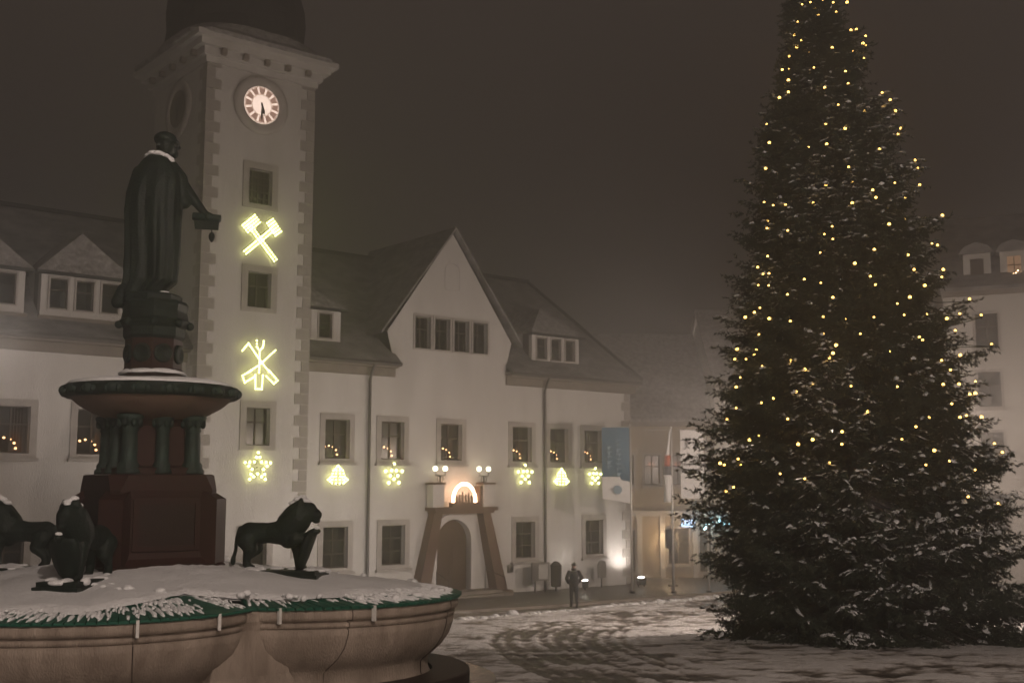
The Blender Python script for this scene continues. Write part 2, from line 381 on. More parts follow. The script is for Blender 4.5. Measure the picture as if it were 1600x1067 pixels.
def wall_sheet(mb, x0, x1, z0, z1, y, holes, depth=.3):
    xs = sorted({x0, x1, *[h[0] for h in holes], *[h[1] for h in holes]}); zs = sorted({z0, z1, *[h[2] for h in holes], *[h[3] for h in holes]})
    for a, b in zip(xs[:-1], xs[1:]):
        for c, d in zip(zs[:-1], zs[1:]):
            mx_, mz = (a+b)/2, (c+d)/2
            if any(h[0] < mx_ < h[1] and h[2] < mz < h[3] for h in holes): continue
            mb.add([(a,y,c),(b,y,c),(b,y,d),(a,y,d)], [(0,1,2,3)])
    for a, b, c, d in holes:
        y2 = y - depth
        mb.add([(a,y,c),(b,y,c),(b,y,d),(a,y,d),(a,y2,c),(b,y2,c),(b,y2,d),(a,y2,d)], [(0,1,5,4),(1,2,6,5),(2,3,7,6),(3,0,4,7)])
win_cache = {}
def window(parent, cx_, z0, wd, ht, y, sur=.24, cols=2, rows=2, depth=.26, room=1.1, axis='y', mt_sur='surround', sill=True):
    """window part: surround, casement, panes, sill, the dark room behind; origin at the opening's bottom centre on the wall face"""
    key = (wd, ht, sur, cols, rows, depth, room, mt_sur, sill)
    if key not in win_cache:
        d = {}
        h = wd/2; mb = MB(); o = h + sur
        mb.box(-o, -h, -.1, .045, -sur*.7, ht+sur); mb.box(h, o, -.1, .045, -sur*.7, ht+sur)
        mb.box(-h, h, -.1, .042, ht, ht+sur); mb.box(-h, h, -.1, .042, -sur*.7, 0)
        d['surround'] = mb.mesh('surround', mt_sur)
        mb = MB(); b = .05; y0, y1 = -depth-.03, -depth+.03
        mb.box(-h, -h+b, y0, y1, 0, ht); mb.box(h-b, h, y0, y1, 0, ht); mb.box(-h+b, h-b, y0, y1, 0, b); mb.box(-h+b, h-b, y0, y1, ht-b, ht)
        for i in range(1, cols): x = -h + wd*i/cols; mb.box(x-.03, x+.03, y0, y1+.012, b, ht-b)
        for j in range(1, rows): z = ht*(.62 if rows == 2 else j/rows); mb.box(-h+b, h-b, y0, y1+.006, z-.03, z+.03)
        d['casement'] = mb.mesh('casement', 'frame')
        zs = [0, ht*.62, ht] if rows == 2 else [ht*j/rows for j in range(rows+1)]
        d['pane'] = []
        for i in range(cols):
            for j in range(rows):
                m_ = MB().box(-h+wd*i/cols+.03, -h+wd*(i+1)/cols-.03, -depth-.008, -depth+.004, zs[j]+.03, zs[j+1]-.03)
                d['pane'].append(m_.mesh('pane', 'pane'))
        if sill: d['sill'] = MB().box(-o-.06, o+.06, -.05, .16, -sur*.7-.1, -sur*.7).mesh('sill', mt_sur)
        mb = MB(); r = -depth-room; g = h+.35
        mb.add([(-g,-depth-.05,-.3),(g,-depth-.05,-.3),(g,-depth-.05,ht+.3),(-g,-depth-.05,ht+.3),(-g,r,-.3),(g,r,-.3),(g,r,ht+.3),(-g,r,ht+.3)], [(0,1,5,4),(1,2,6,5),(2,3,7,6),(3,0,4,7),(4,5,6,7)])
        d['room'] = mb.mesh('room', 'room', fix=False)
        win_cache[key] = d
    d = win_cache[key]
    root = link('window', d['surround'], parent, (cx_, y, z0) if axis == 'y' else axis[0], None if axis == 'y' else (0,0,axis[1]))
    link('casement', d['casement'], root)
    for p in d['pane']: link('pane', p, root)
    if sill: link('sill', d['sill'], root)
    link('room_interior', d['room'], root)
    return root

ORD = ['nearest the clock tower', 'second from the clock tower', 'above the lit portal', 'second from the lit portal', 'between the downpipe and the last one', 'nearest the building corner']
UP = [17.3, 14.55, 11.4, 7.25, 4.9, 2.64]
GF = [(17.3), (14.45), (7.05), (2.6)]

def town_hall():
    t = thing('town_hall', 'long white plastered town hall with steep snowy roof and pointed central gable', 'building', th(0,0), ROT)
    OW, OH = 1.18, 1.62
    holes = [(s-OW/2, s+OW/2, 6.07, 6.07+OH) for s in UP + [27.4, 30.2, 33.2]]
    holes += [(s-OW/2, s+OW/2, 1.62, 1.62+1.66) for s in GF + [27.4, 30.2, 33.2]]
    holes += [(10.3, 12.2, -.5, 3.5)]
    mb = MB(); wall_sheet(mb, 0, 36, -.6, 10.25, 0, holes)
    mb.add([(0,0,-.6),(0,-12,-.6),(0,-12,10.25),(0,0,10.25)], [(0,1,2,3)])
    mb.add([(36,0,-.6),(36,-12,-.6),(36,-12,10.25),(36,0,10.25)], [(0,1,2,3)])
    mb.add([(0,-12,-.6),(36,-12,-.6),(36,-12,10.25),(0,-12,10.25)], [(0,1,2,3)])
    mb.build('wall', 'plaster', t)
    # stepped sandstone blocks on the corner
    qa = MB().box(-.03, .62, -.4, .035, 0, .42).mesh('quoin', 'quoin'); qb = MB().box(-.03, .38, -.65, .035, 0, .42).mesh('quoin', 'quoin')
    k = 0; z = 0.0
    while z < 9.3:
        link('quoin', qa if k % 2 else qb, t, (0, 0, z)); z += .46; k += 1
    for s in UP + [27.4, 30.2, 33.2]: window(t, s, 6.07, OW, OH, 0)
    for s in GF + [27.4, 30.2, 33.2]: window(t, s, 1.62, OW, 1.66, 0, rows=3)
    # cornice and gutter, stopping at the gable
    for a, b in ((-.35, 8.25), (14.5, 19.2), (24.0, 36.2)):
        MB().poly([(a, 9.62), (b, 9.62), (b, 9.98), (a, 9.98)], -.02, .12).build('cornice', 'stone', t)
        MB().box(a, b, .0, .42, 9.98, 10.12).build('cornice', 'stone', t)
        MB().tube([(a-.05,.5,10.14),(b,.5,10.14)], .09, 8).build('gutter', 'zinc', t)
    for s in (15.81, 5.9):
        MB().tube([(s,.5,10.1),(s,.3,9.8),(s,.14,9.45),(s,.14,.1)], .065, 8).build('downpipe', 'zinc', t)
    # main roof
    Rz, Ro = 15.9, -6.0
    th_ = .14
    mb = MB()
    def rz_(y): return 10.12 + (Rz-10.12)*(.5-y)/6.5
    for up in (0, th_):
        for x0, x1, y0 in ((-.45,8.3,.5),(8.3,14.5,-.35),(14.5,36.4,.5)):
            mb.add([(x0,y0,rz_(y0)+up),(x1,y0,rz_(y0)+up),(x1,Ro,Rz+up),(max(x0,1.75),Ro,Rz+up)], [(0,1,2,3)])
        mb.add([(-.45,.5,10.12+up),(1.75,Ro,Rz+up),(-.45,-12.5,10.12+up),(36.4,Ro,Rz+up),(36.4,-12.5,10.12+up)], [(0,1,2),(1,3,4,2)])
    for x0, x1 in ((-.45,8.3),(14.5,36.4)): mb.add([(x0,.5,10.12),(x1,.5,10.12),(x1,.5,10.12+th_),(x0,.5,10.12+th_)], [(0,1,2,3)])
    mb.add([(-.45,.5,10.12),(-.45,.5,10.12+th_),(-.45,-12.5,10.12+th_),(-.45,-12.5,10.12)], [(0,1,2,3)])
    mb.build('roof', 'slate', t)
    MB().bar((1.75,Ro,Rz+.2),(36.4,Ro,Rz+.2),.3,.16).build('ridge', 'slate_dark', t)
    MB().bar((1.75,Ro,Rz+.2),(-.45,.5,10.34),.22,.12).build('hip_ridge', 'slate_dark', t)
    # central gable
    ax, az = 11.42, 16.4
    gh = [(13.52-.98*i-.86, 13.52-.98*i, 10.95, 12.42) for i in range(4)]
    gh = [(ax + 2.05 - 1.08*i - .84, ax + 2.05 - 1.08*i, 10.98, 12.4) for i in range(4)]
    mb = MB(); yg = .05
    zl = 10.0; q = 12.4
    def hw(z): return 3.05 + (3.5-3.05)*(z-10)/1.6 if z < 11.6 else 3.5*(az-z)/(az-11.6)
    a0 = ax - hw(12.4); b0 = ax + hw(12.4)
    xs = sorted([v for h in gh for v in h[:2]])
    mb.add([(ax-hw(9.9),yg,9.9),(ax+hw(9.9),yg,9.9),(ax+hw(10.98),yg,10.98),(ax-hw(10.98),yg,10.98)], [(0,1,2,3)])
    L1 = [(ax+hw(10.98),10.98),(ax+hw(11.6),11.6),(b0,12.4),(xs[-1],12.4),(xs[-1],10.98)]
    mb.add([(x,yg,z) for x, z in L1], [(0,1,2,3,4)])
    L2 = [(ax-hw(10.98),10.98),(xs[0],10.98),(xs[0],12.4),(a0,12.4),(ax-hw(11.6),11.6)]
    mb.add([(x,yg,z) for x, z in L2], [(0,1,2,3,4)])
    for i in range(1, 7, 2): mb.add([(xs[i],yg,10.98),(xs[i+1],yg,10.98),(xs[i+1],yg,12.4),(xs[i],yg,12.4)], [(0,1,2,3)])
    mb.add([(a0,yg,12.4),(b0,yg,12.4),(ax,yg,az)], [(0,1,2)])
    for h in gh:
        mb.add([(h[0],yg,h[2]),(h[1],yg,h[2]),(h[1],yg,h[3]),(h[0],yg,h[3]),(h[0],yg-.3,h[2]),(h[1],yg-.3,h[2]),(h[1],yg-.3,h[3]),(h[0],yg-.3,h[3])], [(0,1,5,4),(1,2,6,5),(2,3,7,6),(3,0,4,7)])
    mb.build('gable_wall', 'plaster', t)
    for h in gh: window(t, (h[0]+h[1])/2, 10.98, .84, 1.42, yg, sur=.10, cols=2, rows=2, room=.6, sill=False)
    # faint blind niche in the gable tip
    nb = MB(); nb.box(ax-.42, ax+.42, yg-.01, yg+.03, 13.75, 13.82); nb.tube([(ax+.42*math.cos(a), yg, 14.6+.42*math.sin(a)) for a in np.linspace(0, math.pi, 9)], .03, 6)
    nb.box(ax-.44, ax-.38, yg-.01, yg+.03, 13.82, 14.6); nb.box(ax+.38, ax+.44, yg-.01, yg+.03, 13.82, 14.6)
    nb.build('niche', 'plaster', t)
    mb = MB(); k = 3.5/(az-11.6); o = .16
    for sg in (-1, 1):
        e0 = (ax+sg*3.95, 11.35); 
        for up in (0, .14):
            mb.add([(ax,yg+.28,az+.12+up),(e0[0],yg+.28,e0[1]+.1+up),(e0[0],-2.6,e0[1]+.1+up),(ax,-7,az+.12+up)], [(0,1,2,3)])
        mb.add([(ax,yg+.28,az+.12),(e0[0],yg+.28,e0[1]+.1),(e0[0],yg+.28,e0[1]+.24),(ax,yg+.28,az+.26)], [(0,1,2,3)])
        mb.add([(e0[0],yg+.28,e0[1]+.1),(e0[0],yg+.28,e0[1]+.24),(e0[0],-2.6,e0[1]+.24),(e0[0],-2.6,e0[1]+.1)], [(0,1,2,3)])
    mb.build('gable_roof', 'slate', t)
    for sg in (-1, 1):
        MB().add([(ax+sg*3.05,yg,9.95),(ax+sg*3.52,yg,11.6),(ax+sg*3.52,-2.6,11.6),(ax+sg*3.05,-1.2,9.95)], [(0,1,2,3)]).build('gable_cheek', 'slate_dark', t)
    # dormers
    def dormer(s0, s1, zb, zt, zap, yf, nwin, tri):
        cx_ = (s0+s1)/2; hw_ = (s1-s0)/2; ww = .62; gap = (s1-s0-nwin*ww)/(nwin+1)
        hs = [(s0+gap*(i+1)+ww*i, s0+gap*(i+1)+ww*(i+1), zb+.3, zt-.22) for i in range(nwin)]
        m_ = MB(); wall_sheet(m_, s0, s1, zb, zt, yf, hs, .2)
        bk = -3.8
        for x in (s0, s1): m_.add([(x,yf,zb),(x,yf,zt),(x,bk,zt),(x,bk,zb)], [(0,1,2,3)])
        d = m_.build('dormer', 'plaster', t)
        m_ = MB(); oh = .22
        if tri:
            m_.add([(s0-oh,yf+oh,zt),(s1+oh,yf+oh,zt),(cx_,yf-.55,zap),(cx_,-5.2,zap),(s0-oh,-4.2,zt),(s1+oh,-4.2,zt)], [(0,1,2),(0,2,3,4),(1,5,3,2),(0,4,5,1)])
        else:
            m_.add([(s0-oh,yf+oh,zt),(s1+oh,yf+oh,zt),(cx_,yf-1.2,zap),(cx_,-5,zap),(s0-oh,-4,zt),(s1+oh,-4,zt)], [(0,1,2),(0,2,3,4),(1,5,3,2),(0,4,5,1)])
        link('dormer_roof', m_.mesh('dormer_roof', 'tile_snow'), d)
        link('dormer_eave', MB().box(s0-oh, s1+oh, yf-.1, yf+oh+.03, zt-.1, zt-.004).mesh('dormer_eave', 'slate_dark'), d)
        link('dormer_sill', MB().box(s0-.1, s1+.1, yf-.1, yf+.12, zb-.14, zb).mesh('dormer_sill', 'stone'), d)
        for h in hs: window(t, (h[0]+h[1])/2, h[2], ww, h[3]-h[2], yf, sur=.07, cols=1, rows=2, depth=.14, room=.5, sill=False)
    dormer(3.25, 6.35, 10.75, 12.3, 13.75, -.3, 3, False)
    dormer(17.05, 19.6, 10.8, 12.35, 13.6, -.3, 2, False)
    dormer(26.3, 29.4, 10.95, 12.55, 14.2, -.25, 3, True)
    dormer(29.95, 33.05, 10.95, 12.55, 14.2, -.25, 3, True)
    # entrance portal: battered sandstone piers carrying a ledge
    pc = 11.05
    for sg in (-1, 1):
        m_ = MB()
        bx_, tx = pc + sg*2.32, pc + sg*1.32
        if sg > 0: bx_ += .05
        m_.add([(bx_-.32,0,-.4),(bx_+.32,0,-.4),(bx_+.32,.62,-.4),(bx_-.32,.62,-.4),(tx-.22,0,3.86),(tx+.22,0,3.86),(tx+.22,.45,3.86),(tx-.22,.45,3.86)], [(3,2,1,0),(4,5,6,7),(0,1,5,4),(1,2,6,5),(2,3,7,6),(3,0,4,7)])
        m_.build('portal_pier', 'portal', t)
        MB().box(bx_-.38, bx_+.38, -.05, .7, -.4, .28).build('pier_base', 'portal', t)
    MB().box(pc-1.75, pc+1.75, -.02, .78, 3.86, 4.02).box(pc-1.62, pc+1.62, -.02, .66, 3.74, 3.86).build('portal_ledge', 'portal', t)
    m_ = MB(); dw = .95; dc = 11.25
    ring = [(dc+dw, -.4)] + [(dc+dw*math.cos(a), 2.52+dw*math.sin(a)) for a in np.linspace(0, math.pi, 17)] + [(dc-dw, -.4)]
    ring2 = [(dc+(dw+.28), -.4)] + [(dc+(dw+.28)*math.cos(a), 2.52+(dw+.28)*math.sin(a)) for a in np.linspace(0, math.pi, 17)] + [(dc-(dw+.28), -.4)]
    for i in range(len(ring)-1):
        a, b, c_, d_ = ring[i], ring[i+1], ring2[i+1], ring2[i]
        m_.add([(a[0],.1,a[1]),(b[0],.1,b[1]),(c_[0],.1,c_[1]),(d_[0],.1,d_[1]),(a[0],-.35,a[1]),(b[0],-.35,b[1]),(c_[0],-.0,c_[1]),(d_[0],-.0,d_[1])], [(0,1,2,3),(0,4,5,1),(3,2,6,7)])
    m_.build('door_surround', 'plaster', t)
    # spandrels fill between the square opening and the arch
    m_ = MB()
    for sg in (-1, 1):
        pts = [(dc+sg*dw, 3.5)] + [(dc+sg*dw*math.cos(a), 2.52+dw*math.sin(a)) for a in np.linspace(0, math.pi/2, 9)] + [(dc, 3.5)]
        m_.add([(x,-.02,z) for x, z in pts], [tuple(range(len(pts)))])
    m_.build('door_spandrel', 'plaster', t)
    dr = MB().poly([(dc-.945,-.1),(dc+.945,-.1)] + [(dc+.945*math.cos(a), 2.52+.945*math.sin(a)) for a in np.linspace(0, math.pi, 17)], -.36, -.28).build('door', 'wood_dark', t)
    for sx in (-.47, .47):
        for z0, z1 in ((.15, .95), (1.1, 2.3)):
            link('door_panel', MB().box(dc+sx-.32, dc+sx+.32, -.27, -.25, z0, z1).mesh('door_panel', 'wood_dark'), dr)
    link('door_handle', MB().tube([(dc+.08,-.25,1.05),(dc+.08,-.18,1.05),(dc+.08,-.18,1.25)], .02, 6).mesh('door_handle', 'iron'), dr)
    for i in range(3):
        MB().box(pc-1.75+.0-.3*(2-i), pc+1.75+.3*(2-i), .0, .7+.38*(3-i), -.4, .12+.13*i-.0).build('entrance_step', 'stone', t)
    for sg in (-1, 1):
        MB().tube([(pc+sg*1.35,.35,.3),(pc+sg*1.35,.35,1.25),(pc+sg*1.55,1.5,.95),(pc+sg*1.55,1.5,.0)], .025, 6).build('handrail', 'iron', t)
    # balustrade on the ledge
    for x0, x1 in ((-1.75,-1.05), (1.05,1.75)):
        MB().box(pc+x0+.1, pc+x1, .15, .6, 4.02, 5.0).build('parapet_block', 'plaster', t)
        MB().box(pc+x0+.04, pc+x1+.06, .1, .65, 5.0, 5.1).build('parapet_cap', 'portal', t)
    MB().box(pc-1.0, pc-.85, .2, .55, 4.02, 4.95).build('parapet_post', 'portal', t)
    return t
town_hall()

def clock_tower():
    s0, s1, yf, yb, zt = 19.3, 24.0, 1.0, -4.0, 21.6
    org = (21.65, -1.5, 0)
    t = thing('clock_tower', 'square white clock tower with grey corner stones and dark domed roof', 'tower', th(21.65, -1.5), ROT)
    wins = [(21.62, 15.95, 1.0, 1.4), (21.55, 11.85, 1.0, 1.4), (21.45, 6.5, 1.0, 1.45), (21.45, 1.7, 1.0, 1.5)]
    mb = MB(); wall_sheet(mb, s0, s1, -.6, zt, yf, [(c-w_/2, c+w_/2, z, z+h) for c, z, w_, h in wins])
    mb.add([(s0,yf,-.6),(s0,yb,-.6),(s0,yb,zt),(s0,yf,zt)], [(0,1,2,3)]); mb.add([(s1,yf,-.6),(s1,yb,-.6),(s1,yb,zt),(s1,yf,zt)], [(0,1,2,3)])
    mb.add([(s0,yb,-.6),(s1,yb,-.6),(s1,yb,zt),(s0,yb,zt)], [(0,1,2,3)])
    mb.build('wall', 'plaster', t, org=org)
    big = MB().box(0, .62, -.36, .03, 0, .4).mesh('quoin', 'quoin'); sml = MB().box(0, .36, -.62, .03, 0, .4).mesh('quoin', 'quoin')
    z = 0.0; k = 0
    while z < 21.1:
        a, b = (big, sml) if k % 2 else (sml, big)
        link('quoin', a, t, (s0-.03-org[0], yf-org[1], z)); 
        o = link('quoin', a, t, (s1+.03-org[0], yf-org[1], z), None, (-1, 1, 1)); z += .43; k += 1
    for i, (c, z, w_, h) in enumerate(wins): window(t, c-org[0], z, w_, h, yf-org[1], sur=.26, cols=2 if i else 4, rows=2 if i else 5, room=.9, sill=False)
    # cornice, eaves, roof
    q = .0
    c = MB()
    for o, z0, z1 in ((.10, 21.2, 21.45), (.25, 21.45, 21.75), (.48, 21.75, 22.0), (.72, 22.0, 22.22)):
        c.box(s0-o, s1+o, yb-o, yf+o, z0, z1)
    co = c.build('cornice', 'plaster', t, org=org)
    br = MB().box(-.1, .1, 0, .36, 0, .22).mesh('bracket', 'stone')
    for i in range(5):
        x = s0 + .5 + i*(s1-s0-1.0)/4; link('bracket', br, co, (x-org[0], yf+.10-org[1], 21.52))
        y = yf - .5 - i*(yf-yb-1.0)/4; link('bracket', br, co, (s1+.10-org[0], y-org[1], 21.52), (0,0,-math.pi/2))
    cx_, cy_ = org[0], org[1]
    def ringf(r, z, sq):      # blend from square to octagon
        out = []
        for k in range(32):
            a = 2*math.pi*(k+.5)/32; cs, sn = math.cos(a), math.sin(a)
            rs = 1/max(abs(cs), abs(sn)); ro = 1/max(abs(cs), abs(sn), abs(cs+sn)/math.sqrt(2), abs(cs-sn)/math.sqrt(2))
            q_ = r*(rs*sq + ro*(1-sq)); out.append((q_*cs, q_*sn*1.03, z))
        return out
    rf = MB().rings([ringf(3.22,22.16,1), ringf(3.22,22.3,1), ringf(2.95,22.55,.85), ringf(2.72,22.95,.4)], True, False).build('roof_skirt', 'tile_snow', t)
    MB().rings([ringf(2.72,22.9,.25), ringf(2.66,23.5,0), ringf(2.72,24.2,0), ringf(2.66,24.9,0), ringf(2.42,25.7,0), ringf(2.0,26.5,0), ringf(1.55,27.2,0), ringf(1.25,27.8,0), ringf(1.15,28.2,0)], False, True).build('dome', 'slate_dark', t)
    lt = MB().rings([ringf(1.0,28.1,0), ringf(1.0,30.4,0)]).build('lantern', 'slate_dark', t)
    MB().rings([ringf(1.3,30.35,0), ringf(1.2,30.7,0), ringf(.9,31.4,0), ringf(.35,32.2,0), ringf(.12,33.2,0), ringf(.04,34.4,0)]).build('spire', 'slate_dark', t)
    # clocks
    def clock(loc, rz, lit):
        face = MB().lathe([(1.18,-.02),(1.18,.07),(1.05,.1),(.80,.1),(.76,.05)], 40).mesh('clock_face', 'clock_stone', True)
        o = link('clock_face', face, t, loc)
        o.matrix_local = Matrix.Translation(loc) @ Matrix.Rotation(rz, 4, 'Z') @ Matrix.Rotation(math.pi/2, 4, 'X')
        dm = MB().lathe([(.76,.03),(.76,.06)], 40).mesh('dial', 'dial' if lit else 'sign_grey')
        link('dial', dm, o)
        mk = MB()
        mk.add([(-.085,.45,.075),(.085,.45,.075),(.135,.70,.075),(-.135,.70,.075)], [(0,1,2,3)])
        mk = mk.mesh('hour_mark', M['mark_lit'] if lit else M['stone'])
        for k in range(12): link('hour_mark', mk, o, (0,0,0), (0,0,2*math.pi*(k)/12))
        n_ = 40
        for r0, r1 in ((.415,.44), (.72,.745)):
            rg = MB()
            for k in range(n_):
                a, b = 2*math.pi*k/n_, 2*math.pi*(k+1)/n_
                rg.add([(r0*math.cos(a),r0*math.sin(a),.07),(r1*math.cos(a),r1*math.sin(a),.07),(r1*math.cos(b),r1*math.sin(b),.07),(r0*math.cos(b),r0*math.sin(b),.07)], [(0,1,2,3)])
            link('chapter_ring', rg.mesh('chapter_ring', M['mark_lit'] if lit else M['stone']), o)
        for ang, ln, wd in ((math.pi*1.085, .42, .08), (math.pi*1.0, .66, .055)):
            h = MB().add([(-wd/2,-.1,.095),(wd/2,-.1,.095),(wd*.8,ln*.7,.095),(0,ln,.095),(-wd*.8,ln*.7,.095)], [(0,1,2,3,4)]).mesh('clock_hand', 'iron')
            link('clock_hand', h, o, (0,0,0), (0,0,ang))
    clock((21.70-org[0], yf+.02-org[1], 19.95), math.pi, True)
    clock((s1+.02-org[0], -1.5-org[1], 19.95), math.pi/2, False)
    return t
M['clock_stone'] = mat('clock_stone', (.50, .465, .43), .9, .15, 4)
M['mark_lit'] = emis('mark_lit', (.75, .42, .30), .75)
clock_tower()

# ------------------------------------------------------------------ light figures on the facade
def figure(name, label, cat, s, off, z, bulbs, wires, group=None, br=.055, fill=None):
    t = thing(name, label, cat, th(s, off, z), ROT, group)
    mb = MB()
    for w_ in wires: mb.tube([(-x, 0, y) for x, y in w_], .016, 5)
    mb.bar((0,-off+1.0 if off > .9 else -off, 0), (0,0,0), .03, .03)
    mb.build('frame', 'iron', t)
    if fill:
        for f in fill: MB().poly([(-x, y) for x, y in f], -.03, -.012).build('backing', 'frame', t)
    me = ico(br, 'bulb_sign')
    for x, y in bulbs: link('bulb', me, t, (-x, .03, y))
    return t
def rect_pts(cx_, cy_, w_, h_, ang, nx, ny):
    c, s = math.cos(ang), math.sin(ang); P = []
    for i in range(nx):
        for j in range(ny):
            u = (i/(nx-1)-.5)*w_ if nx > 1 else 0; v = (j/(ny-1)-.5)*h_ if ny > 1 else 0
            P.append((cx_+u*c-v*s, cy_+u*s+v*c))
    return P
def rect_out(cx_, cy_, w_, h_, ang):
    c, s = math.cos(ang), math.sin(ang)
    q = [(-w_/2,-h_/2),(w_/2,-h_/2),(w_/2,h_/2),(-w_/2,h_/2),(-w_/2,-h_/2)]
    return [(cx_+u*c-v*s, cy_+u*s+v*c) for u, v in q]
def path_pts(P, step):
    out = []
    for (ax, ay), (bx, by) in zip(P[:-1], P[1:]):
        n = max(1, round(math.hypot(bx-ax, by-ay)/step))
        out += [(ax+(bx-ax)*k/n, ay+(by-ay)*k/n) for k in range(n)]
    return out + [P[-1]]
u = 1/37.5     # metres for one photo pixel on the tower front, x to the right, y up
A1 = R(43); A2 = R(-47)
ham = rect_pts(-16*u, 14*u, 26*u, 13*u, A1, 7, 4) + rect_pts(21*u, 14*u, 22*u, 12*u, R(-50), 6, 4)
ham += rect_pts(2*u, -11*u, 66*u, 5.0*u, A2, 17, 2) + rect_pts(-3*u, -10*u, 58*u, 5.0*u, A1, 15, 2)
figure('hammer_sign', 'crossed miners hammers outlined in yellow bulbs between two tower windows', 'light figure', 21.6, 1.10, 14.72, ham,
    [rect_out(-16*u,14*u,30*u,17*u,A1), rect_out(21*u,14*u,26*u,16*u,R(-50)), rect_out(2*u,-11*u,70*u,9*u,A2), rect_out(-3*u,-10*u,62*u,9*u,A1)], br=.037)
tl = []; wr = []
for P in ([(-27*u,18*u),(-18*u,29*u),(0,7*u),(16*u,-10*u)], [(25*u,22*u),(0,-1*u),(-18*u,-13*u)],
          [(-5*u,34*u),(-5*u,25*u),(0,20*u),(0,-12*u)], [(6*u,34*u),(5*u,25*u),(0,20*u)],
          [(-12*u,-10*u),(-26*u,-18*u),(-22*u,-28*u),(-8*u,-19*u)], [(16*u,-8*u),(30*u,-22*u),(24*u,-27*u),(12*u,-17*u)],
          [(-6*u,-16*u),(-5*u,-36*u),(5*u,-36*u),(6*u,-16*u)]):
    tl += path_pts(P, 3.6*u); wr.append(P)
figure('tools_sign', 'crossed miners tools with a fork outlined in yellow bulbs on the tower', 'light figure', 21.52, 1.10, 9.62, tl, wr, br=.037)
def star_pts(r0, r1, n=5, rot=math.pi/2): return [((r0 if k % 2 == 0 else r1)*math.cos(rot+k*math.pi/n), (r0 if k % 2 == 0 else r1)*math.sin(rot+k*math.pi/n)) for k in range(2*n)]
def star(label, s, off, z, R0, group=None, br=.075, dense=False):
    P = star_pts(R0, R0*.45); P2 = P + P[:1]
    b = path_pts(P2, R0*.36)[:-1] if dense else P + [(P[k][0]*.42, P[k][1]*.42) for k in ()]
    figure('star_light', label, 'light figure', s, off, z, b, [P2, [(x*.5, y*.5) for x, y in P2]], group, br)
star('large yellow bulb star low on the clock tower beside the fountain basin', 21.46, 1.10, 5.66, .56, br=.055, dense=True)
star('yellow bulb star under the upper window between downpipe and portal', 14.53, .10, 5.44, .44)
star('yellow bulb star under the upper window just past the portal lamps', 7.15, .10, 5.46, .44)
star('yellow bulb star under the last upper window near the blue flag', 2.6, .10, 5.40, .40)
def bells(label, s, z):
    P1 = [(-.06,.30),(-.22,.16),(-.30,-.08),(-.46,-.22),(-.27,-.35),(-.09,-.36),(-.11,-.08),(-.06,.30)]
    P2 = [(-x, y) for x, y in P1]
    b = path_pts(P1, .135) + path_pts(P2, .135) + [(-.2,-.1),(.2,-.1),(-.27,-.22),(.27,-.22),(0,.38)]
    figure('bell_light', label, 'light figure', s, .10, z, b, [P1, P2], None, .046)
bells('pair of bells in yellow bulbs under the upper window beside the tower', 17.3, 5.42)
bells('pair of bells in yellow bulbs under the window right of the second downpipe', 4.85, 5.38)

# candle arches glowing on the upper window sills
ab = MB(); ab.tube([(.40*math.cos(a), 0, .08+.36*math.sin(a)) for a in np.linspace(0, math.pi, 13)], .02, 6); ab.box(-.45,.45,-.06,.06,0,.08)
for k in range(7):
    a = math.pi*k/6; ab.box(.40*math.cos(a)-.02, .40*math.cos(a)+.02, -.02, .02, .08+.36*math.sin(a), .14+.36*math.sin(a))
arch_me = ab.mesh('arch', 'wood_dark')
LAB = ['lit candle arch in the upper window beside the clock tower', 'lit candle arch in the upper window left of the portal lamps', 'lit candle arch in the upper window directly above the portal',
       'lit candle arch in the upper window just right of the portal lamps', 'lit candle arch in the upper window right of the second downpipe', 'lit candle arch in the upper window beside the blue flag',
       'lit candle arch in the left wing window beside the fountain columns', 'lit candle arch in the left wing window left of the fountain bowl']
for s, lb in zip(UP + [27.4, 30.2], LAB):
    t = thing('candle_arch', lb, 'candle arch', th(s+.12, -.45, 6.08), ROT)
    link('arch', arch_me, t)
    for k in range(7):
        a = math.pi*k/6; link('bulb', ico(.05, 'bulb_arch'), t, (.40*math.cos(a), 0, .17+.36*math.sin(a)))
M['curtain'] = mat('curtain', (.30, .19, .11), .9, .2, 4)
cm = MB(); n_ = 18
for i in range(n_):
    x0, x1 = .30*i/n_, .30*(i+1)/n_; f = lambda x: .035*math.sin(x*75)
    cm.add([(x0, f(x0), 0), (x1, f(x1), 0), (x1, f(x1), 1.6), (x0, f(x0), 1.6)], [(0,1,2,3)])
cm = cm.mesh('curtain', 'curtain', fix=False); rc = random.Random(2)
for o in [o for o in bpy.data.objects['town_hall'].children if o.name.startswith('window') and 6.0 < o.location.z < 6.2]:
    for sg in (-1, 1):
        if rc.random() < .7: link('curtain', cm, o, (sg*.58, -.62-rc.random()*.1, 0), None, (-sg*rc.uniform(.7, 1.5), 1, 1))
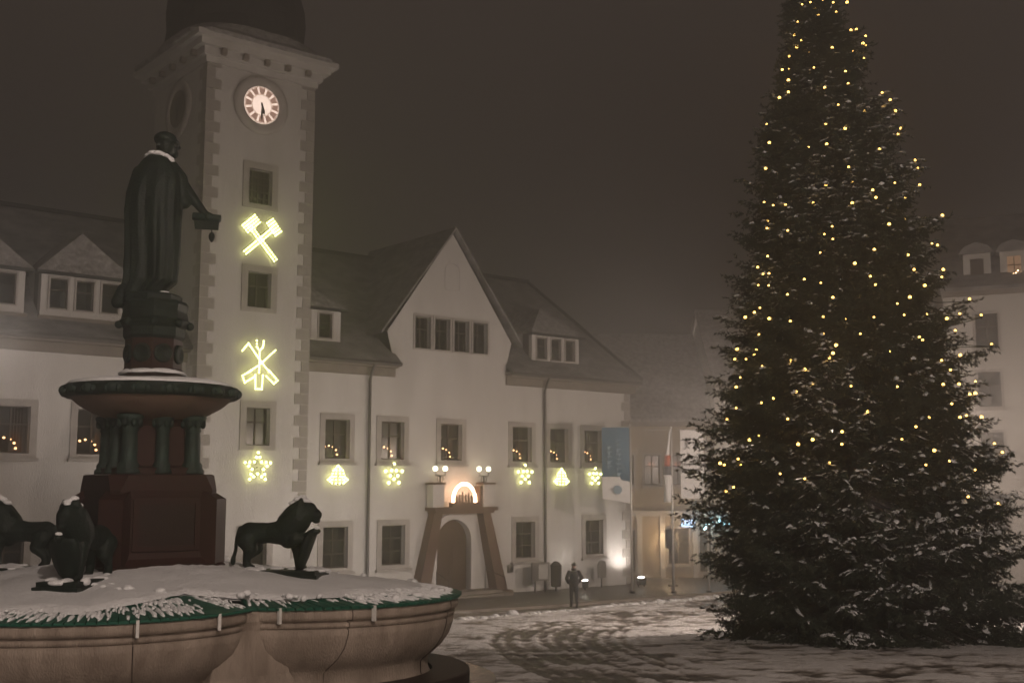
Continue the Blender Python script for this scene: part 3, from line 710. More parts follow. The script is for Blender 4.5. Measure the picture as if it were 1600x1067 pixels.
# large candle arch on the portal and its globe lamps
t = thing('portal_candle_arch', 'large glowing candle arch with carved figures standing on the portal ledge', 'candle arch', th(11.02, .5, 4.02), ROT)
MB().tube([(.62*math.cos(a), 0, .28+.74*math.sin(a)) for a in np.linspace(-.12, math.pi+.12, 25)], .075, 8).build('light_tube', 'arch_neon', t, True)
MB().box(-.75,.75,-.14,.14,0,.2).build('base', 'wood_dark', t)
fg = MB()
for x, h in ((-.42,.3),(-.25,.42),(-.08,.36),(.1,.5),(.26,.36),(.42,.28)):
    fg.caps([(x,0,.2),(x,0,.2+h*.7)], [.06,.04], 6); fg.ell((x,0,.2+h*.85), (.045,.045,.06), 6, 5)
    fg.bar((x-.09,0,.2+h*.5),(x+.09,0,.2+h*.6),.03,.03)
fg.build('carved_figures', 'wood_dark', t)
for k, (x, nm) in enumerate(((12.28,'left'), (9.84,'right'))):
    lbl = 'twin white globe lamp on the portal ledge on the clock tower side' if k == 0 else 'twin white globe lamp on the portal ledge away from the clock tower'
    t = thing('globe_lamp', lbl, 'lamp', th(x, .4, 5.1), ROT)
    m_ = MB(); m_.tube([(0,0,0),(0,0,.28)], .04, 8); m_.tube([(-.27,0,.52),(-.27,0,.3),(.27,0,.3),(.27,0,.52)], .022, 6)
    m_.tube([(.16*math.cos(a), 0, .14+.16*math.sin(a)) for a in np.linspace(0, 2*math.pi, 15)], .015, 5)
    m_.build('bracket', 'iron', t)
    for sx in (-.27, .27): link('globe', ico(.12, 'globe', 2), t, (sx, 0, .6))

# ------------------------------------------------------------------ things along the facade
t = thing('notice_board', 'small grey notice board on two legs before the white wall', 'board', th(6.9, .9, 0), ROT)
MB().box(-.52,.52,-.05,.05,.62,1.45).build('panel', 'sign_grey', t)
MB().box(-.42,.16,.05,.065,.70,1.36).build('poster', 'paper', t)
for x in (-.3,.32): MB().tube([(x,0,-.2),(x,0,.65)], .035, 6).build('leg', 'iron', t)
t = thing('litter_bin', 'dark cylindrical litter bin beside the second downpipe', 'bin', th(5.75, .7, 0), ROT)
MB().lathe([(.2,.28),(.24,.32),(.26,1.15),(.24,1.2)], 16).build('body', 'box_dark', t, True)
MB().lathe([(.27,1.2),(.27,1.26),(.12,1.42),(.02,1.45)], 16).build('lid', 'box_dark', t, True)
MB().tube([(0,0,-.2),(0,0,.3)], .05, 8).build('post', 'iron', t)
t = thing('oval_sign', 'dark round-topped sign board on a short post beside the floodlight', 'sign', th(2.95, .9, 0), ROT)
MB().poly([(-.24,.55),(.24,.55),(.27,.8),(.27,1.15)] + [(.27*math.cos(a), 1.15+.24*math.sin(a)) for a in np.linspace(.2, math.pi-.2, 8)] + [(-.27,1.15),(-.27,.8)], -.03, .03).build('board', 'sign_grey', t)
MB().tube([(0,-.04,-.2),(0,-.04,.6)], .035, 6).build('post', 'iron', t)
t = thing('wall_box', 'small dark meter box on the white wall beside the portal pier', 'box', th(8.0, 0, 1.0), ROT)
MB().box(-.14,.14,0,.12,0,.3).box(-.16,.16,.0,.14,.3,.33).build('box_body', 'sign_grey', t)
MB().box(-.1,.1,.12,.135,.05,.25).build('cover', 'iron', t)

def spot(name, loc, target, power, col, angle, blend=.6, size=.12, parent=None):
    d = bpy.data.lights.new(name, 'SPOT'); d.energy = power; d.color = col; d.spot_size = angle; d.spot_blend = blend; d.shadow_soft_size = size
    o = bpy.data.objects.new(name, d); C.objects.link(o)
    o.location = loc; o.rotation_euler = (Vector(target) - Vector(loc)).to_track_quat('-Z', 'Y').to_euler()
    if parent: 
        o.parent = parent; o.matrix_parent_inverse = parent.matrix_basis.inverted()
    return o
def floodlight(p, target, power, label, ang=95):
    loc = (p[0], p[1], float(gz(p[1])))
    d = Vector(target) - Vector(loc); rz = math.atan2(d.y, d.x)
    t = thing('floodlight', label, 'floodlight', loc, rz)
    MB().box(-.15,.12,-.2,.2,.1,.42).build('housing', 'iron', t)
    for y in (-.21,.21): MB().box(-.04,.04,y-.012,.012+y,-.05,.34).build('bracket', 'iron', t)
    MB().ell((.0,0,.43), (.14,.18,.06), 12, 7).build('lens', 'lamp_white', t)
    bpy.context.view_layer.update()
    s = spot('flood_beam', (loc[0]+.25*math.cos(rz), loc[1]+.25*math.sin(rz), loc[2]+.55), target, power, (1.0,.90,.82), R(ang), .9, .1)
    s.parent = t; s.matrix_parent_inverse = t.matrix_world.inverted()
floodlight(ground_at(914, 921), th(5.6, 0, 6.5), 90, 'small ground floodlight shining beside the walking person', 120)
floodlight(ground_at(1002, 916), th(.8, 0, 2.8), 480, 'small ground floodlight near the blue flag pole base', 120)
floodlight(th(17.2, 6.5), th(13.0, 0, 5.5), 800, 'added ground floodlight below the gable hidden behind the fountain basin', 140)  # added out of sight as a main source of the facade light
floodlight(th(20.5, 7.5), th(21.2, 0, 10.0), 1050, 'added ground floodlight before the clock tower hidden behind the fountain', 130)  # added behind the fountain to light the tower front from below
floodlight(th(28.5, 6.0), th(24.6, -1.0, 13.0), 650, 'added ground floodlight before the left wing hidden behind the lions', 80)  # added to brighten the left face of the tower

# flagpoles and flags
def flagpole(px, py, top, label):
    p = ground_at(px, py); t = thing('flagpole', label, 'flagpole', (p[0], p[1], p[2]-.02))
    H = top - p[2]
    MB().tube([(0,0,0),(0,0,H*.5),(0,0,H)], [.06,.05,.035], 10).build('pole', 'flagpole', t, True)
    MB().tube([(0,0,-.05),(0,0,.1)], .13, 10).build('foot', 'iron', t)
    MB().tube([(0,0,H-.06),(-1.35,0,H-.06)], .02, 6).build('arm', 'flagpole', t)
    MB().ell((0,0,H+.04), (.06,.06,.06), 8, 6).build('knob', 'flagpole', t, True)
    return p, H
def cloth(x0, x1, z0, z1, skew=0.0, amp=.07, n=10, m_=14, tw=1.0, thick=.012):
    mb = MB(); vs_ = []
    for sd in (0, 1):
        for j in range(m_+1):
            for i in range(n+1):
                u_, v_ = i/n, j/m_
                x = x0 + (x1-x0)*u_; z = z0 + (z1-z0)*v_ - skew*(1-v_)*u_
                y = amp*math.sin(u_*5+v_*2.2)*(.35+.65*(1-v_)) + sd*thick
                vs_.append((x, y, z))
    q = (n+1)*(m_+1); fs_ = []
    for sd in (0, 1):
        for j in range(m_):
            for i in range(n):
                a = sd*q + j*(n+1)+i; fs_.append((a, a+1, a+n+2, a+n+1))
    return mb.add(vs_, fs_)
p, H = flagpole(988, 926, 7.72, 'white flagpole holding the blue banner at the building corner')
t = thing('blue_banner', 'blue banner flag with pale vertical lettering hanging at the building corner', 'flag', (p[0], p[1], p[2]+H))
cloth(-1.32,-.05,-2.35,-.08,.22).build('cloth', 'flag_blue', t, True)
cloth(-1.32,-.05,-3.35,-2.36,.22,.05).build('lower_cloth', 'flag_white', t, True)
for k, (x, z0, z1) in enumerate(((-.98,-2.05,-.95), (-.55,-2.2,-.62))):
    m_ = MB(); z = z1; rg = random.Random(k+3)
    while z > z0:      # illegible upright lettering, letter by letter
        h = .17; m_.box(x-.11, x+.11, -.095, -.085, z-h*.35, z-.02)
        m_.box(x-.11+rg.random()*.12, x-.06+rg.random()*.12, -.095, -.085, z-h, z-h*.35); z -= h+.05
    m_.build('lettering', 'flag_pale', t)
MB().lathe([(.2,0),(.2,.01)], 20).build('emblem', 'flag_pale', t).matrix_local = Matrix.Translation((-.62,-.075,-2.95)) @ Matrix.Rotation(math.pi/2, 4, 'X')
p, H = flagpole(1053, 926, 7.6, 'white flagpole with the furled red and white flag')
t = thing('furled_flag', 'limp furled flag with red top and white folds against its pole', 'flag', (p[0], p[1], p[2]+H))
for nm, mt_, z0, z1, r in (('red_fold','flag_red',-1.75,-1.25,.13), ('dark_fold','flag_ink',-2.15,-1.76,.17), ('white_fold','flag_white',-3.4,-2.16,.16)):
    MB().rings([[(-.2+r*(1+.25*math.sin(3*a+z*4))*math.cos(a), r*.7*math.sin(a)*(1+.2*math.cos(4*a)), z) for a in np.linspace(0, 2*math.pi, 15)[:-1]] for z in np.linspace(z0, z1, 7)]).build(nm, mt_, t, True)
MB().tube([(-.2,0,-1.3),(-.12,0,-.7),(-.06,0,-.08)], [.08,.05,.03], 8).build('gather', 'flag_white', t)
p, H = flagpole(1108, 925, 7.62, 'white flagpole holding the long white banner beside the fir tree')
t = thing('white_banner', 'long white banner with dark emblem and two lines of print near the fir', 'flag', (p[0], p[1], p[2]+H))
cloth(-1.2,-.12,-3.25,-.1,.0,.05).build('cloth', 'flag_white', t, True)
m_ = MB()      # blurred emblem: two facing angular marks
for sx in (-1, 1):
    for a, b in (((.08,.25),(.30,.05)), ((.30,.05),(.12,-.22)), ((.10,.02),(.34,.22)), ((.2,-.05),(.36,-.25))):
        m_.bar((-.66+sx*a[0],-.085,-.75+a[1]), (-.66+sx*b[0],-.085,-.75+b[1]), .02, .075, (0,1,0))
m_.build('emblem', 'flag_ink', t)
m_ = MB()
for r_, (z, x0, x1) in enumerate(((-1.72,-1.08,-.72),(-1.72,-.66,-.2),(-1.98,-1.1,-.2))):
    rg = random.Random(r_); x = x0
    while x < x1: w_ = rg.uniform(.05,.1); m_.box(x, x+w_, -.085, -.075, z, z+rg.uniform(.07,.11)); x += w_+.02
m_.build('print', 'flag_ink', t)

# advertising box on a post
p = ground_at(1048, 916)
t = thing('box_sign', 'dark box sign on a post in front of the shop wall lamp', 'sign', (p[0], p[1], p[2]))
MB().add([(-.22,-.15,1.85),(.22,-.15,1.85),(.22,.15,1.85),(-.22,.15,1.85),(-.22,-.15,2.76),(.12,-.15,2.72),(.12,.15,2.72),(-.22,.15,2.76)], [(3,2,1,0),(4,5,6,7),(0,1,5,4),(1,2,6,5),(2,3,7,6),(3,0,4,7)]).build('case', 'box_dark', t)
MB().tube([(.12,0,-.1),(.12,0,1.9)], .05, 8).build('post', 'iron', t)
MB().box(-.1,.34,-.2,.2,-.1,.1).build('foot', 'stone', t)

# ------------------------------------------------------------------ houses across the lane
def simple_house(name, label, x0, x1, y, z_eave, z_ridge, rot, mt_, wins, depth=9, snow_roof='tile_snow', hip=False):
    cx_ = (x0+x1)/2; t = thing(name, label, 'house', (cx_, y, 0), rot); a = -(x1-x0)/2; b = -a
    # local: facade at y=0 facing -y
    mb = MB(); hs = [(c-w_/2, c+w_/2, z, z+h) for c, z, w_, h in wins]
    xs = sorted({a, b, *[h[0] for h in hs], *[h[1] for h in hs]}); zs = sorted({-.8, z_eave, *[h[2] for h in hs], *[h[3] for h in hs]})
    m2 = MB(); wall_sheet(m2, a, b, -.8, z_eave, 0, hs, -.22); mb.v, mb.f = m2.v, m2.f
    mb.add([(a,0,-.8),(a,depth,-.8),(a,depth,z_eave),(a,0,z_eave),(b,0,-.8),(b,depth,-.8),(b,depth,z_eave),(b,0,z_eave)], [(0,1,2,3),(4,5,6,7),(1,5,6,2)])
    mb.add([(a,0,z_eave),(a,depth,z_eave),(a,depth/2,z_ridge),(b,0,z_eave),(b,depth,z_eave),(b,depth/2,z_ridge)], [(0,1,2),(3,4,5)])
    mb.build('wall', mt_, t)
    mb = MB(); o = .35; 
    mb.add([(a-.1,-o,z_eave-.1),(b+.1,-o,z_eave-.1),(b+.1,depth/2,z_ridge+.1),(a-.1,depth/2,z_ridge+.1),(b+.1,depth+o,z_eave-.1),(a-.1,depth+o,z_eave-.1),
            (a-.1,-o,z_eave+.08),(b+.1,-o,z_eave+.08),(b+.1,depth/2,z_ridge+.28),(a-.1,depth/2,z_ridge+.28),(b+.1,depth+o,z_eave+.08),(a-.1,depth+o,z_eave+.08)],
           [(0,1,2,3),(3,2,4,5),(6,7,8,9),(9,8,10,11),(0,1,7,6),(1,2,8,7),(0,3,9,6),(2,4,10,8),(3,5,11,9),(4,5,11,10)])
    mb.build('roof', snow_roof, t)
    MB().box(a-.05, b+.05, -.25, -.0, z_eave-.32, z_eave-.1).build('cornice', 'stone', t)
    for c, z, w_, h in wins:
        wdw = window(t, c, z, w_, h, 0, sur=.12, cols=2, rows=2, depth=.16, room=.8)
        wdw.rotation_euler = (0,0,math.pi)
    return t
# ochre shop house
wA = [(-1.9+1.45*i, 5.0, .85, 1.6) for i in range(4)] + [(-2.1,.35,1.3,2.2), (.95,.75,1.15,1.9), (2.6,.35,1.0,2.3)]
hA = simple_house('shop_house', 'ochre shop house with warm wall lamp beyond the town hall corner', 5.2, 11.0, 62.8, 8.5, 13.6, R(4), 'ochre', wA)
for x in (-2.85, -1.2, .05, 1.85, 2.86): MB().box(x-.14, x+.14, -.1, -.0, -.5, 3.3).build('pilaster', 'plaster_far', hA)
MB().box(-2.9, 2.9, -.18, -.0, 3.3, 3.6).build('shop_cornice', 'plaster_far', hA)
wB = [(-2.6+1.9*i, z, .95, 1.6) for i in range(5) for z in (4.6, 7.6)] + [(-2.4,.5,1.4,2.2), (1.0,.5,1.4,2.2)]
hB = simple_house('tall_house', 'pale three-storey house with blue shop sign behind the fir tree', 11.05, 19.5, 62.6, 10.6, 15.0, R(2), 'plaster_far', wB)
wC = [(-6.0+2.4*i, z, 1.0, 1.65) for i in range(6) for z in (2.9, 5.8, 8.65, 11.45)]
hC = simple_house('corner_house', 'pale four-storey house with lit attic dormer on the far side of the fir', 20.2, 36, 51.5, 14.3, 18.5, R(-24), 'plaster_far', wC, snow_roof='slate')
wD = [(-5.0+2.5*i, z, 1.0, 1.7) for i in range(5) for z in (1.2, 4.6, 7.6)]
simple_house('gabled_house', 'hazy grey house far behind the shop house roof', -8, 6, 84, 9.5, 15.5, R(8), 'plaster_far', wD)
simple_house('lane_house', 'hazy house closing the lane behind the fir tree', 20.5, 34, 74, 11.5, 16.5, R(-6), 'plaster_far', wD)
for k, x in enumerate((-7.2, -5.55, -3.9)):     # attic dormers of the corner house
    d = MB().box(-.62,.62,-.1,2.2,14.45,16.1).build('dormer', 'plaster_far', hC); d.location = (x+.9,.55,0)
    link('dormer_roof', MB().poly([(-.8,16.1),(.8,16.1),(.55,16.45),(0,16.65),(-.55,16.45)], -.3, 2.4).mesh('dormer_roof', 'slate'), d)
M['lit_room'] = emis('lit_room', (1.0,.55,.30), .45)
for d, lit in zip([o for o in hC.children if o.name.startswith('dormer')], (False, True, True)):
    link('dormer_window', MB().box(-.3,.3,-.14,-.102,14.8,15.85).mesh('dormer_window', 'lit_room' if lit else 'frame'), d)
    link('glazing_bar', MB().box(-.02,.02,-.165,-.142,14.8,15.85).box(-.3,.3,-.16,-.143,15.4,15.44).mesh('glazing_bar', 'frame'), d)
t = thing('attic_candles', 'small cluster of candle lights in the attic dormer of the corner house', 'candle arch', (0,0,0), 0)
dm = [o for o in hC.children if o.name.startswith('dormer')][1]
bpy.context.view_layer.update(); t.matrix_world = hC.matrix_world @ dm.matrix_local @ Matrix.Translation((0,-.2,14.82))
MB().box(-.28,.28,-.05,.05,0,.04).build('base', 'wood_dark', t)
for x, z in ((-.16,.08),(-.06,.16),(.05,.2),(.15,.3)): 
    link('bulb', ico(.036, 'bulb_arch'), t, (x,0,z))

# paper stars hanging in the shop house windows
for k, (dx, lb) in enumerate(((-1.9,'in the window nearest the town hall corner'), (-.45,'in the second upper window from the town hall corner'), (1.0,'in the third upper window from the town hall corner'))):
    q = Matrix.Translation(hA.location) @ Matrix.Rotation(R(4), 4, 'Z') @ Vector((dx, .3, 6.1))
    t = thing('paper_star', 'glowing red paper star ' + lb, 'paper star', tuple(q), R(4))
    m_ = MB(); rg = random.Random(k)
    for a in np.linspace(0, 2*math.pi, 9)[:-1]:
        m_.add([(.1*math.cos(a-.35),0,.1*math.sin(a-.35)),(.1*math.cos(a+.35),0,.1*math.sin(a+.35)),(.3*math.cos(a),0,.3*math.sin(a)),(.07*math.cos(a),-.08,.07*math.sin(a)),(.07*math.cos(a),.08,.07*math.sin(a))], [(0,3,2),(3,1,2),(1,4,2),(4,0,2)])
    m_.ell((0,0,0),(.1,.09,.1),8,6); m_.build('rays', 'star_red', t)
    MB().tube([(0,0,.1),(0,0,.75)], .008, 5).build('cord', 'iron', t)

def neon(name, label, px, py, strokes, mt_, r, Y=62.2):
    p = at_depth(px, py, Y); t = thing(name, label, 'sign', tuple(p), R(3))
    for s_ in strokes: MB().tube([(x, 0, z) for x, z in s_], r, 6).build('neon_stroke', mt_, t, True)
    mb = MB()
    for s_ in strokes: mb.bar((s_[0][0], .0, s_[0][1]), (s_[0][0], .6, s_[0][1]), .03, .03)
    mb.build('mount', 'iron', t)
arc = lambda cx_, cz, r, a0, a1, n=9: [(cx_+r*math.cos(R(a)), cz+r*math.sin(R(a))) for a in np.linspace(a0, a1, n)]
neon('neon_sign', 'small blue white neon script sign over the shop window', 1075, 816,
    [[(-.33,-.16),(-.33,.17)] + arc(-.3,0,.17,80,-80), arc(-.05,-.02,.1,0,350), [(.07,.18),(.07,-.12)], [(.17,.18),(.17,-.12)], arc(.26,-.02,.12,150,-150), [(-.34,-.2),(.3,-.2)]], 'neon_blue', .03)
neon('neon_sign', 'bright cyan neon sign with slanted stroke half hidden by the fir', 1113, 817,
    [[(-.45,-.36),(-.1,.3)], [(-.36,-.3),(-.02,.32)], arc(.16,.06,.16,60,300), [(.4,-.06),(.4,.2)], arc(.56,.06,.13,20,340), [(.78,.2),(.78,-.08)], [(.9,-.08),(.98,.2)]], 'neon_cyan', .05)
# shop wall lamp
p = at_depth(1047, 836, 62.35)
t = thing('wall_lamp', 'bright warm wall lamp on the ochre shop house front', 'lamp', tuple(p), R(4))
MB().tube([(0,.5,.1),(0,0,.1)], .03, 6).build('arm', 'iron', t)
MB().lathe([(.16,.12),(.18,.08),(.05,.26)], 12).build('shade', 'iron', t)
link('globe', ico(.15, 'lamp_warm', 2), t, (0,0,-.02))
d = bpy.data.lights.new('wall_lamp_light', 'POINT'); d.energy = 130; d.color = (1,.66,.36); d.shadow_soft_size = .2
o = link('wall_lamp_light', d, t, (0,-.7,-.1))

# ------------------------------------------------------------------ unseen lamps of the square
def street_lamp(x, y, h, power, col, label):  # post and lantern out of view
    z0 = float(gz(y)); t = thing('street_lamp', label, 'street lamp', (x, y, z0), 0, 'unseen lamps round the square')
    MB().tube([(0,0,-.3),(0,0,.5),(0,0,.5),(0,0,h-.3)], [.1,.1,.06,.045], 10).build('post', 'iron', t, True)
    MB().tube([(0,0,-.05),(0,0,.12)], .2, 12).build('foot', 'iron', t)
    ln = MB().lathe([(.05,h-.32),(.22,h-.28),(.26,h-.26),(.24,h-.24)], 12).build('lantern_base', 'iron', t, True)
    MB().lathe([(.34,h+.16),(.36,h+.2),(.12,h+.38),(.02,h+.5)], 12).build('lantern_hood', 'iron', t, True)
    MB().lathe([(.20,h-.23),(.29,h+.15)], 12).build('lantern_glass', 'lamp_glass', t, True)
    d = bpy.data.lights.new('lamp_light', 'POINT'); d.energy = power; d.color = col; d.shadow_soft_size = .18
    link('lamp_light', d, t, (0,0,h-.02))
M['lamp_glass'] = glass('lamp_glass', (.97,.96,.94), .04)
WARM = (1.0, .82, .71)
lp = th(32.6, 4.6)
street_lamp(lp[0], lp[1], 8.2, 170, (1.0,.90,.84), 'assumed tall street lamp beside the left wing of the town hall')  # lamp assumed from the fog glow at the left, itself out of view
street_lamp(9.0, -24.0, 9.0, 16000, WARM, 'added tall unseen lamp on the upper side of the square lighting the fountain')  # added far behind the camera to light the fountain with little fog veil
street_lamp(4.5, -4.0, 12.0, 21000, WARM, 'added unseen lamp brightening the fountain snow from the upper side of the square')  # added behind the camera to brighten the fountain snow and near ground
street_lamp(9.9, 35.0, 5.5, 7800, WARM, 'added lamp hidden close behind the fir tree to light the facade')  # added out of sight to light the facade and the ground before it
street_lamp(13.2, 44.0, 6.0, 4200, WARM, 'added lamp hidden farther behind the fir tree to soften the facade shadows')  # second added source, shares the facade light so shadows soften
street_lamp(-2.0, 76.0, 7.0, 15000, WARM, 'added unseen lamp behind the town hall making the fog glow over its roof')  # added behind the roofs to brighten the fog above them
street_lamp(15.0, 79.0, 7.0, 15000, WARM, 'added unseen lamp behind the ochre shop house making the fog glow')  # added with the previous one, lifts the fog glow above the houses
street_lamp(33.0, 31.0, 7.0, 2200, WARM, 'added unseen lamp on the far side of the fir tree')  # added out of view on the right to light the tree side and facade

# ------------------------------------------------------------------ fountain
FX, FY = -6.0, 19.0; FZ = float(gz(FY)); FROT = R(-7.6)
LC, LR, SB = 2.50, 2.66, .855          # lobe centre, lobe radius, shortening of the front-back axis
def outline(d, n=44):
    """quatrefoil plan inset by d, points in the fountain's own frame"""
    out = []
    for q in range(4):
        for k in range(n):
            p = -math.pi/4 + (math.pi/2)*k/n
            r = LC*math.cos(p) + math.sqrt(max(0, (LR-d)**2 - (LC*math.sin(p))**2))
            a = q*math.pi/2 + p; out.append((r*math.cos(a), r*math.sin(a)*SB))
    return out
def fountain():
    t = thing('fountain', 'tiered granite and sandstone fountain with lobed basin and columned pedestal under snow', 'fountain', (FX, FY, FZ), FROT)
    prof = [(.3,-.6),(.22,-.6),(.22,.08),(.30,.14),(.42,.20),(.47,.30),(.47,.46),(.42,.52),(.36,.57),(.24,.68),(.13,.84),(.075,1.0),(.06,1.10),(.085,1.115),(.085,1.135),(.05,1.14),(.045,1.2),(.09,1.215),(.09,1.235),(.0,1.25),(-.01,1.3),(.0,1.385),(.02,1.40),(.22,1.40),(.22,1.3)]
    rings_ = [[(x, y, z) for x, y in outline(d)] for d, z in prof]
    b = MB().rings(rings_, False, False).build('basin', 'sandstone', t, True)
    for i in (8, 20, 32, 52, 64, 76, 96, 108, 120, 140, 152, 164):
        MB().tube([(r_[i][0]*1.0008, r_[i][1]*1.0008, r_[i][2]) for r_ in rings_[2:22]], .007, 5).build('joint', 'granite_dark', t)
    # piers in the notches between lobes
    for q in range(4):
        a = math.pi/4 + q*math.pi/2; rn = (LC*math.cos(math.pi/4) + math.sqrt(LR**2-(LC*math.sin(math.pi/4))**2))
        c_ = Vector((rn*math.cos(a), rn*math.sin(a)*SB, 0)); n_ = Vector((math.cos(a), math.sin(a), 0)); s_ = Vector((-n_.y, n_.x, 0))
        rr = []
        for z, o, hw in ((-.6,.32,.95),(.10,.30,.92),(.16,.24,.86),(.3,.14,.72),(.5,.08,.6),(.8,.06,.52),(1.12,.06,.5),(1.2,.08,.5),(1.25,.10,.54),(1.39,.10,.54)):
            f = c_ + n_*(o-.02)
            rr.append([f - s_*hw + Vector((0,0,z)), f + s_*hw + Vector((0,0,z)), f + s_*hw - n_*.75 + Vector((0,0,z)), f - s_*hw - n_*.75 + Vector((0,0,z))])
        p = MB().rings(rr).build('basin_pier', 'sandstone', t)
        bv = p.modifiers.new('b', 'BEVEL'); bv.width = .02; bv.segments = 2
    # two shallow steps of dark polished stone round the foot
    MB().rings([[(x, y, z) for x, y in outline(d)] for d, z in ((-.62,-.7),(-.62,.12),(-.60,.14),(.3,.14))], False, False).build('foot_step', 'wet_stone', t)
    MB().rings([[(x, y, z) for x, y in outline(d)] for d, z in ((-.2,-.2),(-.2,.26),(-.18,.28),(.4,.28))], False, False).build('foot_step', 'granite_dark', t)
    # green winter planks laid radially from the rim up to the pedestal
    unit = MB().box(0,1,-.5,.5,-.5,.5).mesh('plank', 'green_plank')
    rim = outline(-.05, 64); N = len(rim); per = [0]
    for i in range(N): per.append(per[-1] + math.hypot(rim[(i+1)%N][0]-rim[i][0], rim[(i+1)%N][1]-rim[i][1]))
    step = per[-1]/232; i = 0
    for k in range(232):
        while per[i+1] < k*step: i += 1
        f = (k*step-per[i])/max(1e-6, per[i+1]-per[i]); a_, b_ = rim[i], rim[(i+1)%N]
        p0 = Vector((a_[0]+(b_[0]-a_[0])*f, a_[1]+(b_[1]-a_[1])*f, 1.425 + random.uniform(-.004,.004)))
        q = round(math.atan2(p0.y/SB, p0.x)/(math.pi/2)); tgt = Vector((1.15*math.cos(q*math.pi/2), 1.15*math.sin(q*math.pi/2)*SB, 1.80))
        dirv = (tgt - p0).normalized(); L = min((tgt-p0).length - .35, 2.4)
        sd = dirv.cross(Vector((0,0,1))).normalized(); up = sd.cross(dirv)
        o = link('plank', unit, t)
        o.matrix_local = Matrix.Translation(p0 - dirv*.02*random.random()) @ Matrix((dirv, sd, up)).transposed().to_4x4() @ Matrix.Diagonal((L, step*.86, .03, 1))
    MB().rings([[(x, y, z) for x, y in outline(d)] for d, z in ((-.035,1.395),(-.035,1.408),(.3,1.43),(.9,1.50),(.9,1.45),(.3,1.39))], False, False).build('cover_sheet', 'green_plank', t)
    # white straps over the rim
    for px in (347, 442, 580, 208):
        best = min(rim, key=lambda r_: abs(px - proj_px(*floc(r_[0], r_[1]), FZ+1.35)[0]) + (50 if floc(*r_)[1] > FY-.6 else 0))
        n_ = Vector((best[0], best[1], 0)).normalized(); ang = math.atan2(n_.y, n_.x)
        o = MB().box(-.02,.035,-.02,.02,1.22,1.44).build('strap', 'strap', t); 
        o.matrix_local = Matrix.Translation((best[0]-n_.x*.01, best[1]-n_.y*.01, 0)) @ Matrix.Rotation(ang, 4, 'Z')
    # pedestal: square block turned 45 degrees to the lions
    pr = R(45)
    def sq(hs, z, ch=.12):
        pts = [(hs,-hs+ch),(hs,hs-ch),(hs-ch,hs),(-hs+ch,hs),(-hs,hs-ch),(-hs,-hs+ch),(-hs+ch,-hs),(hs-ch,-hs)]
        c, s_ = math.cos(pr), math.sin(pr); return [(x*c-y*s_, x*s_+y*c, z) for x, y in pts]
    P = MB().rings([sq(1.0,1.2),sq(1.0,1.88),sq(.95,1.92),sq(.88,2.0),sq(.85,2.1),sq(.85,2.95),sq(.86,3.0),sq(.87,3.06),sq(.87,3.30,.24),sq(.84,3.32,.24)]).build('pedestal', 'granite_red', t)
    for q in range(4):      # framed panel on each face
        a = pr + q*math.pi/2
        def fr(x0,x1,z0,z1,d0,d1): return MB().box(d0,d1,x0,x1,z0,z1)
        pn = MB().box(.86,.872,-.46,.46,2.2,2.85).build('panel', 'granite_dark', t); pn.rotation_euler = (0,0,a)
        fm = MB().box(.86,.9,-.54,-.46,2.12,2.93).box(.86,.9,.46,.54,2.12,2.93).box(.86,.897,-.46,.46,2.85,2.93).box(.86,.897,-.46,.46,2.12,2.2).mesh('panel_frame', 'granite_red')
        link('panel_frame', fm, pn)
    for q in range(4):      # corner blocks with sloped shoulders behind each lion
        a = q*math.pi/2; m_ = MB().add([(.86,-.2,1.9),(1.27,-.2,1.9),(1.27,.2,1.9),(.86,.2,1.9),(.86,-.2,3.16),(1.27,-.2,2.92),(1.27,.2,2.92),(.86,.2,3.16)], [(3,2,1,0),(4,5,6,7),(0,1,5,4),(1,2,6,5),(2,3,7,6),(3,0,4,7)])
        o = m_.build('corner_block', 'granite_red', t); o.rotation_euler = (0,0,a)
    # column storey
    MB().rings([sq(.66,3.32,.1),sq(.66,3.42,.1),sq(.5,3.46,.1),sq(.48,4.1,.1),sq(.6,4.25,.1)]).build('core', 'granite_red', t)
    col = MB().lathe([(.2,3.31),(.2,3.38),(.165,3.42),(.17,3.47),(.13,3.52),(.125,3.9),(.115,4.0),(.14,4.03),(.12,4.06),(.16,4.12),(.2,4.2),(.22,4.24),(.2,4.27)], 18)
    for k in range(8):
        a = k*math.pi/4; col.ell((.17*math.cos(a), .17*math.sin(a), 4.14), (.05,.05,.07), 6, 5)
    colm = col.mesh('column', 'verdigris', True)
    for q in range(8):
        a = q*math.pi/4; r_ = .74 if q % 2 == 0 else .56; link('column', colm, t, (r_*math.cos(a), r_*math.sin(a), 0), None, (1,1,1) if q % 2 == 0 else (.85,.85,1))
    # upper bowl
    MB().lathe([(.60,4.2),(.75,4.24),(.95,4.32),(1.15,4.43),(1.28,4.54),(1.33,4.6),(1.29,4.62),(.6,4.62)], 64, lob=8, la=.02).build('bowl', 'sandstone_dark', t, True)
    rb = MB().lathe([(1.29,4.55),(1.35,4.56),(1.39,4.61),(1.37,4.68),(1.41,4.72),(1.37,4.76),(1.27,4.76),(1.2,4.7)], 96, lob=24, la=.012).build('bowl_rim', 'bronze', t, True)
    lf = MB().ell((0,0,0), (.085,.09,.085), 8, 6).ell((.01,.1,-.02), (.045,.05,.06), 6, 5).ell((.01,-.1,-.02), (.045,.05,.06), 6, 5)
    lfm = lf.mesh('rim_rosette', 'verdigris', True)
    for k in range(20):
        a = 2*math.pi*k/20; o = link('rim_rosette', lfm, rb, (1.38*math.cos(a), 1.38*math.sin(a), 4.66), (0,0,a))
    # drum carrying the statue
    MB().lathe([(.60,4.78),(.60,4.88),(.54,4.95),(.50,5.0),(.47,5.06)], 8, ph=R(22.5)).build('drum_base', 'granite_dark', t)
